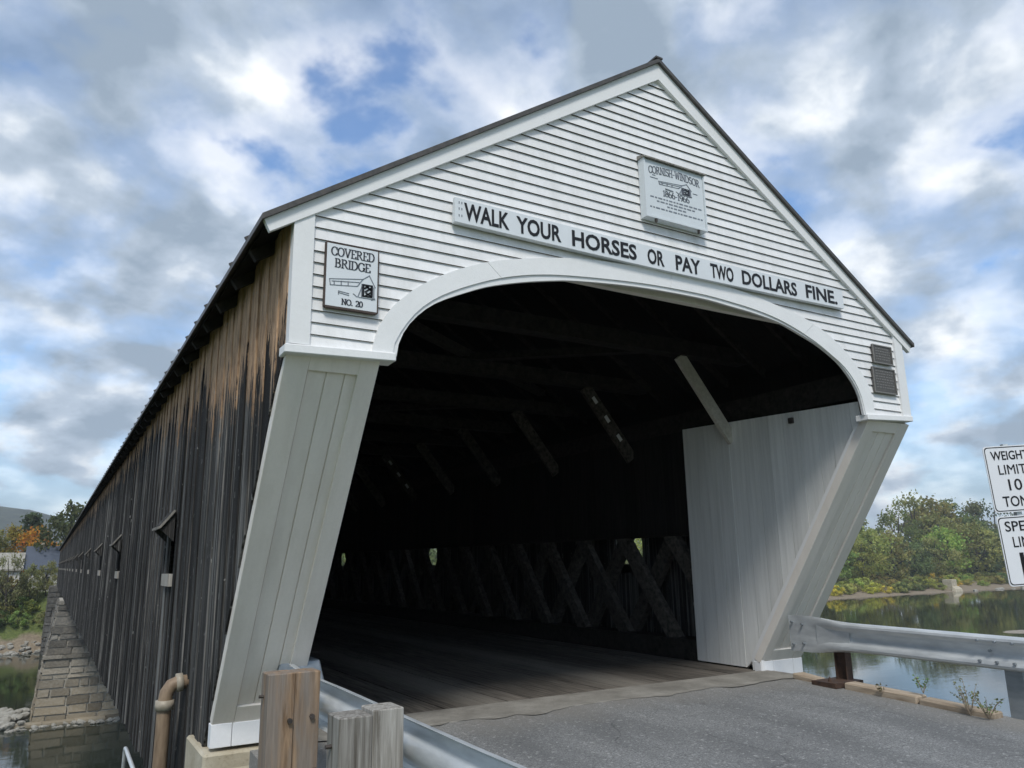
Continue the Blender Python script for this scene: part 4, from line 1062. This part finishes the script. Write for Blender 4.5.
front = [(186,139,16,OLIVE),(196,141,17,LIME),(205,138,15.5,OLIVE),(213,142,18.5,YEL),(222,140,18,YEL),(231,138,14,GREEN),(238,143,15,DARK),(245,139,16.5,LIME),(253,142,19,LIME),(262,144,22,OLIVE),(271,141,21,LIME),(280,143,21,GREEN),(290,140,19,OLIVE),(300,143,22,GREEN),(311,141,20,LIME),
         (174,140,15,GREEN),(163,138,14,DARK),(150,141,16,OLIVE),(138,139,14,GREEN),(125,142,17,LIME),(112,139,15,GREEN),(98,141,16,OLIVE),(84,143,15,YEL),(70,141,15,GREEN),(56,142,15,DARK),(42,141,14,OLIVE),(28,142,13,GREEN),
         (323,142,21,GREEN),(335,143,20,OLIVE),(348,141,22,DARK),(362,143,20,GREEN),(377,142,21,YEL),(392,141,20,OLIVE),(410,143,22,GREEN)]
kinds = 'abcabdecab'
wordc = {OLIVE: 'olive green', GREEN: 'mid green', YEL: 'yellowing', DARK: 'dark green', LIME: 'light yellow green'}
for i, (x, y, h, c) in enumerate(front):
    rr = random.Random(i); cc = tuple(v*rr.uniform(.85, 1.2) for v in c)
    tree(kinds[i % 10], x, y, h, rr.uniform(.85, 1.12), cc, '%s broadleaf tree in the front row along the right far bank' % wordc[c], '%s trees in the front row of the far bank' % wordc[c])
back = [(192,155,20),(206,157,21),(219,156,22),(232,158,20),(252,157,23),(268,160,29),(277,158,27),(290,160,27),(304,158,26),(318,159,27),(178,156,19),(160,157,18),(140,158,20),(118,157,19),(95,158,20),(75,156,18),(50,157,17)]
for i, (x, y, h) in enumerate(back):
    rr = random.Random(100+i); c = rr.choice((GREEN, DARK, OLIVE))
    cc = tuple(v*rr.uniform(.85, 1.15) for v in c)
    if i == 5: tree('e', x, y, h, .95, OLIVE, 'tallest tree with a loose spreading crown behind the right far bank', None)
    else: tree('bacde'[i % 5], x, y, h, rr.uniform(.8, 1.0), cc, '%s tree in the rear row rising behind the far bank trees' % wordc[c], '%s trees in the rear row of the far bank' % wordc[c])
# shrubs along the right shore
rr = random.Random(77)
shc = {'golden yellow': GOLD, 'bright green': LIME, 'deep green': GREEN, 'olive': OLIVE}
for i in range(130):
    x = 150+i*1.25+rr.uniform(-1, 1); y = rr.uniform(134.5, 144.5)+(3.5 if x > 232 else 0) - (1.5 if x > 250 else 0)
    cn = 'golden yellow' if (x < 203 and y < 136.5 and rr.random() < .6) or (232 < x < 246 and rr.random() < .6) else rr.choice(('bright green', 'bright green', 'deep green', 'olive'))
    c = tuple(v*rr.uniform(1.05, 1.4) for v in shc[cn])
    tree(('s1', 's2', 's3')[i % 3], x, y, rr.uniform(1.8, 3.6), rr.uniform(.9, 1.4), c, '%s low shrub at the water edge of the right far bank' % cn, '%s shrubs on the far shore' % cn, 'shrub', cat='shrub')
# left far bank
tree('a', -2.2, 142, 14.5, .80, (.075, .088, .032), 'green tree rising beside the far end of the bridge roof')
tree('d', 1.5, 146, 15, 1.0, GREEN, 'darker green tree mostly hidden behind the far end of the bridge')
tree('c', -6.3, 158, 11.0, .9, (.42, .20, .03), 'bright orange autumn tree behind the slate roofed house')
tree('b', -10.8, 160, 11, .95, (.20, .155, .03), 'yellow green autumn tree left of the orange tree')
tree('f', -8.4, 172, 13.5, 1.1, DARK, 'dark narrow evergreen behind the orange tree', None, 'conifer_tree')
tree('a', -15.5, 158, 12, .9, OLIVE, 'olive tree at the left end behind the white houses')
tree('c', -21, 150, 13, .9, GREEN, 'broad green tree left of the white houses', None)
tree('e', -9.6, 130.0, 9.8, .62, (.19, .19, .085), 'pale loose leaved tree in front of the white houses on the bank')
tree('b', -6.9, 131.2, 6.6, .62, (.20, .21, .085), 'small pale green tree at the bank top before the slate roofed house')
tree('c', -4.9, 132.4, 5.4, .66, (.23, .23, .09), 'rounded pale green tree right against the far bridge end')
tree('e', -13.0, 131.5, 9.0, .7, (.17, .175, .07), 'loose leaved tree at the frame edge in front of the left house')
for i, (x, y, h, k) in enumerate([(-30, 150, 13, 'a'), (-40, 146, 14, 'b'), (-52, 150, 13, 'c'), (9, 147, 13, 'a'), (17, 143, 14, 'c')]):
    c = (GREEN, OLIVE, YEL, GREEN, OLIVE)[i]
    tree(k, x, y, h, .9, c, ('green tree on the bank far to the left of the houses', 'olive tree on the bank far to the left of the houses', 'yellowing tree on the bank farthest to the left', 'green tree on the bank right behind the bridge end', 'olive tree on the bank right of the bridge end')[i])
rr = random.Random(31)
for i in range(46):
    x = -3.9-rr.random()**.8*20; y = rr.uniform(127.5, 134.5)
    cn = rr.choice(('deep green', 'deep green', 'olive', 'bright green'))
    c = tuple(v*rr.uniform(.8, 1.15) for v in shc[cn])
    if y > 132.0 and x > -9: h = rr.uniform(1.2, 2.0)
    else: h = rr.uniform(1.6, 2.8)
    tree(('s1', 's2', 's3')[i % 3], x, y, h, rr.uniform(.8, 1.1), c, '%s shrub on the steep bank below the white houses' % cn, '%s shrubs on the left bank slope' % cn, 'shrub', cat='shrub')

# ------------------------------------------------------------------ houses on the far bank
def house(x0, x1, y0, y1, zb, ze, zr, label, wins, roofm='houseroof'):
    e = empty('house', ((x0+x1)/2, (y0+y1)/2, zb)); o = e.location
    def put(mb, nm, mt, par=e): ob = mb.build(nm, mt, par); ob.location = (-o if par is e else Vector()); return ob
    q = MB(); q.box(x0, x1, y0, y1, zb, ze); ym = (y0+y1)/2
    q.add([(x0, y0, ze), (x0, y1, ze), (x0, ym, zr-.25), (x1, y0, ze), (x1, y1, ze), (x1, ym, zr-.25)], [(0,1,2),(5,4,3),(0,3,4,1),(0,2,5,3),(1,4,5,2)])
    wl = put(q, 'wall', M['house'])
    q = MB()
    for s, ya in ((1, y0-.5), (-1, y1+.5)):
        q.hexa([(x0-.4, ya, ze-.25), (x1+.4, ya, ze-.25), (x1+.4, ym, zr-.05), (x0-.4, ym, zr-.05), (x0-.4, ya, ze-.02), (x1+.4, ya, ze-.02), (x1+.4, ym, zr+.18), (x0-.4, ym, zr+.18)])
    put(q, 'roof', M[roofm])
    for (wx, wz, ww, wh) in wins:
        q = MB(); q.box(wx-.1, wx+ww+.1, y0-.06, y0+.02, wz-.1, wz+wh+.1); fr = put(q, 'window', M['house'])
        q = MB(); q.box(wx, wx+ww, y0-.075, y0-.062, wz, wz+wh); put(q, 'pane', M['glass'], fr)
    q = MB(); q.box(x0+1.5, x0+2.1, ym-.3, ym+.3, zr-.6, zr+.7); put(q, 'chimney', M['block'])
    tag(e, label, 'house')
house(-7.8, 3.0, 137.5, 144.5, -2.6, 1.2, 4.6, 'white house with a slate blue roof beside the far end of the bridge', [(-5.6, -1.2, 1.1, 1.3), (-2.5, -1.2, 1.1, 1.3)])
house(-17, -8.6, 136.5, 142.0, -2.6, 1.3, 3.6, 'second white house at the left frame edge behind the loose leaved trees', [(-10.9, -1.3, 1.0, 1.1), (-13.6, -1.3, 1.0, 1.1)], 'stonepale')

# ------------------------------------------------------------------ stones at pier foot and far shore
def pebble(seed):
    rr = random.Random(seed); bm = bmesh.new(); bmesh.ops.create_icosphere(bm, subdivisions=2, radius=1)
    from mathutils import noise as mn
    for v in bm.verts:
        n = mn.noise(v.co*1.3+Vector((seed*7.1, 0, 0))); v.co *= 1+.38*n; v.co.z *= .62
        v.co.x = max(-.85, min(.9, v.co.x)); v.co.y = max(-.8, min(.85, v.co.y))
    me = bpy.data.meshes.new('river_stone'); bm.to_mesh(me); bm.free(); me.materials.append(M['stonepale']); return me
PB = [pebble(i) for i in range(5)]
rr = random.Random(3)
def stone(x, y, z, s, lab, grp, nm='river_stone'):
    o = bpy.data.objects.new(nm, rr.choice(PB)); COL.objects.link(o); o.location = (x, y, z); o.scale = (s*rr.uniform(.8, 1.4), s*rr.uniform(.8, 1.2), s*rr.uniform(.7, 1.1))
    o.rotation_euler = (rr.uniform(-.3, .3), rr.uniform(-.3, .3), rr.uniform(0, 6.3)); tag(o, lab, 'stone', grp)
for i in range(64):
    x = rr.uniform(-6.4, 2.5); y = rr.uniform(63.6, 65.3); stone(x, y, -10+rr.uniform(-.05, .08), rr.uniform(.13, .30), 'pale rounded stone at the waterline of the pier', 'pale stones along the pier footing')
for i in range(46):
    a = rr.random(); x = -5.4-a*4.5; y = 66+rr.uniform(-1.2, 6); stone(x, y, -10+rr.uniform(-.1, .12)+.25*(1-a), rr.uniform(.25, .62), 'grey boulder heaped at the left upstream nose of the pier', 'grey boulders off the pier nose')
for i in range(70):
    x = -4.9-rr.random()*12; y = rr.uniform(123.0, 126.6); stone(x, y, -10.1+max(0, y-124)*.6+rr.uniform(-.05, .2), rr.uniform(.25, .55), 'pale riprap stone on the left far shore', 'riprap stones on the left far shore')
for i in range(26):
    x = rr.uniform(225, 300); y = rr.uniform(127, 133); stone(x, y, ground_h(x, y)+.2, rr.uniform(.4, .9), 'grey stone on the muddy right far shore', 'stones on the right far shore')
q = MB(); q.box(229, 231.6, 133.0, 136.0, -9.8, -6.6); q.hexa([(228.2, 131.6, -10.4), (232.4, 131.6, -10.4), (232.4, 133.0, -10.4), (228.2, 133.0, -10.4), (228.8, 131.9, -9.2), (232.0, 131.9, -9.2), (232.0, 133.0, -8.4), (228.8, 133.0, -8.4)])
tag(q.build('concrete_outfall', M['block'], None, False, .1), 'pale concrete outfall block on the right far shore among shrubs', 'concrete block')
# gravel bar in the river
q = MB(); nseg = 22; vs = [(118, 58, -9.75)]
for i in range(nseg):
    a = 2*math.pi*i/nseg; vs.append((118+math.cos(a)*6*rr.uniform(.8, 1.1), 58+math.sin(a)*3.4*rr.uniform(.8, 1.1), -10.15))
q.add(vs, [(0, 1+i, 1+(i+1) % nseg) for i in range(nseg)]); tag(q.build('gravel_bar', M['sandstone'], None, True), kind='structure')

# ------------------------------------------------------------------ weeds by the kerb
def weed(x, y, z, h, n, spread, col, label, leafy):
    rr = random.Random(int(x*100)+n); e = empty('weed', (x, y, z)); st = MB(); lf = MB()
    for i in range(n):
        a = rr.uniform(0, 6.28); tip = Vector((math.cos(a)*spread*rr.uniform(.3, 1), math.sin(a)*spread*rr.uniform(.3, 1), h*rr.uniform(.55, 1)))
        mid = tip*.5+Vector((0, 0, h*.12)); st.tube([(0, 0, 0), mid, tip], [.004, .003, .0015], 5)
        for k in range(leafy):
            t = rr.uniform(.3, 1); p = (mid*2*t*(1-t)+tip*t*t); s_ = rr.uniform(.008, .019)
            leaf_quad(lf, p+Vector((rr.gauss(0, .015), rr.gauss(0, .015), rr.gauss(0, .012))), s_, rr, rr.random())
    st.build('stems', M['kerb'], e); o = lf.build('leaves', M['leaf'], e); o.color = (*col, 1); tag(e, label, 'weed')
weed(2.86, -.26, .02, .16, 6, .10, (.18, .28, .10), 'small bright green weed growing in the kerb timber joint', 10)
weed(2.72, -.80, -.10, .34, 11, .16, (.22, .24, .14), 'tall twiggy weed at the end of the last kerb timber', 9)
weed(2.70, -.98, -.10, .26, 9, .16, (.17, .21, .09), 'bushy low weed by the grey rail post', 9)
weed(2.74, .12, -.01, .09, 5, .05, (.13, .12, .05), 'tiny dry weed in front of the middle kerb timber', 4)

# ------------------------------------------------------------------ river valley air
hz = MB(); hz.box(-4100, 4100, -4100, 4100, -15.5, 150)
hm = bpy.data.materials.new('valley_haze'); hm.use_nodes = True; ht = hm.node_tree; ht.nodes.clear()
hv_ = N(ht, 'ShaderNodeVolumePrincipled'); hv_.inputs['Density'].default_value = .0003; hv_.inputs['Color'].default_value = (.86, .92, 1, 1)
L(ht, hv_.outputs[0], N(ht, 'ShaderNodeOutputMaterial').inputs['Volume'])
ho = hz.build('haze', hm); ho['kind'] = 'stuff'
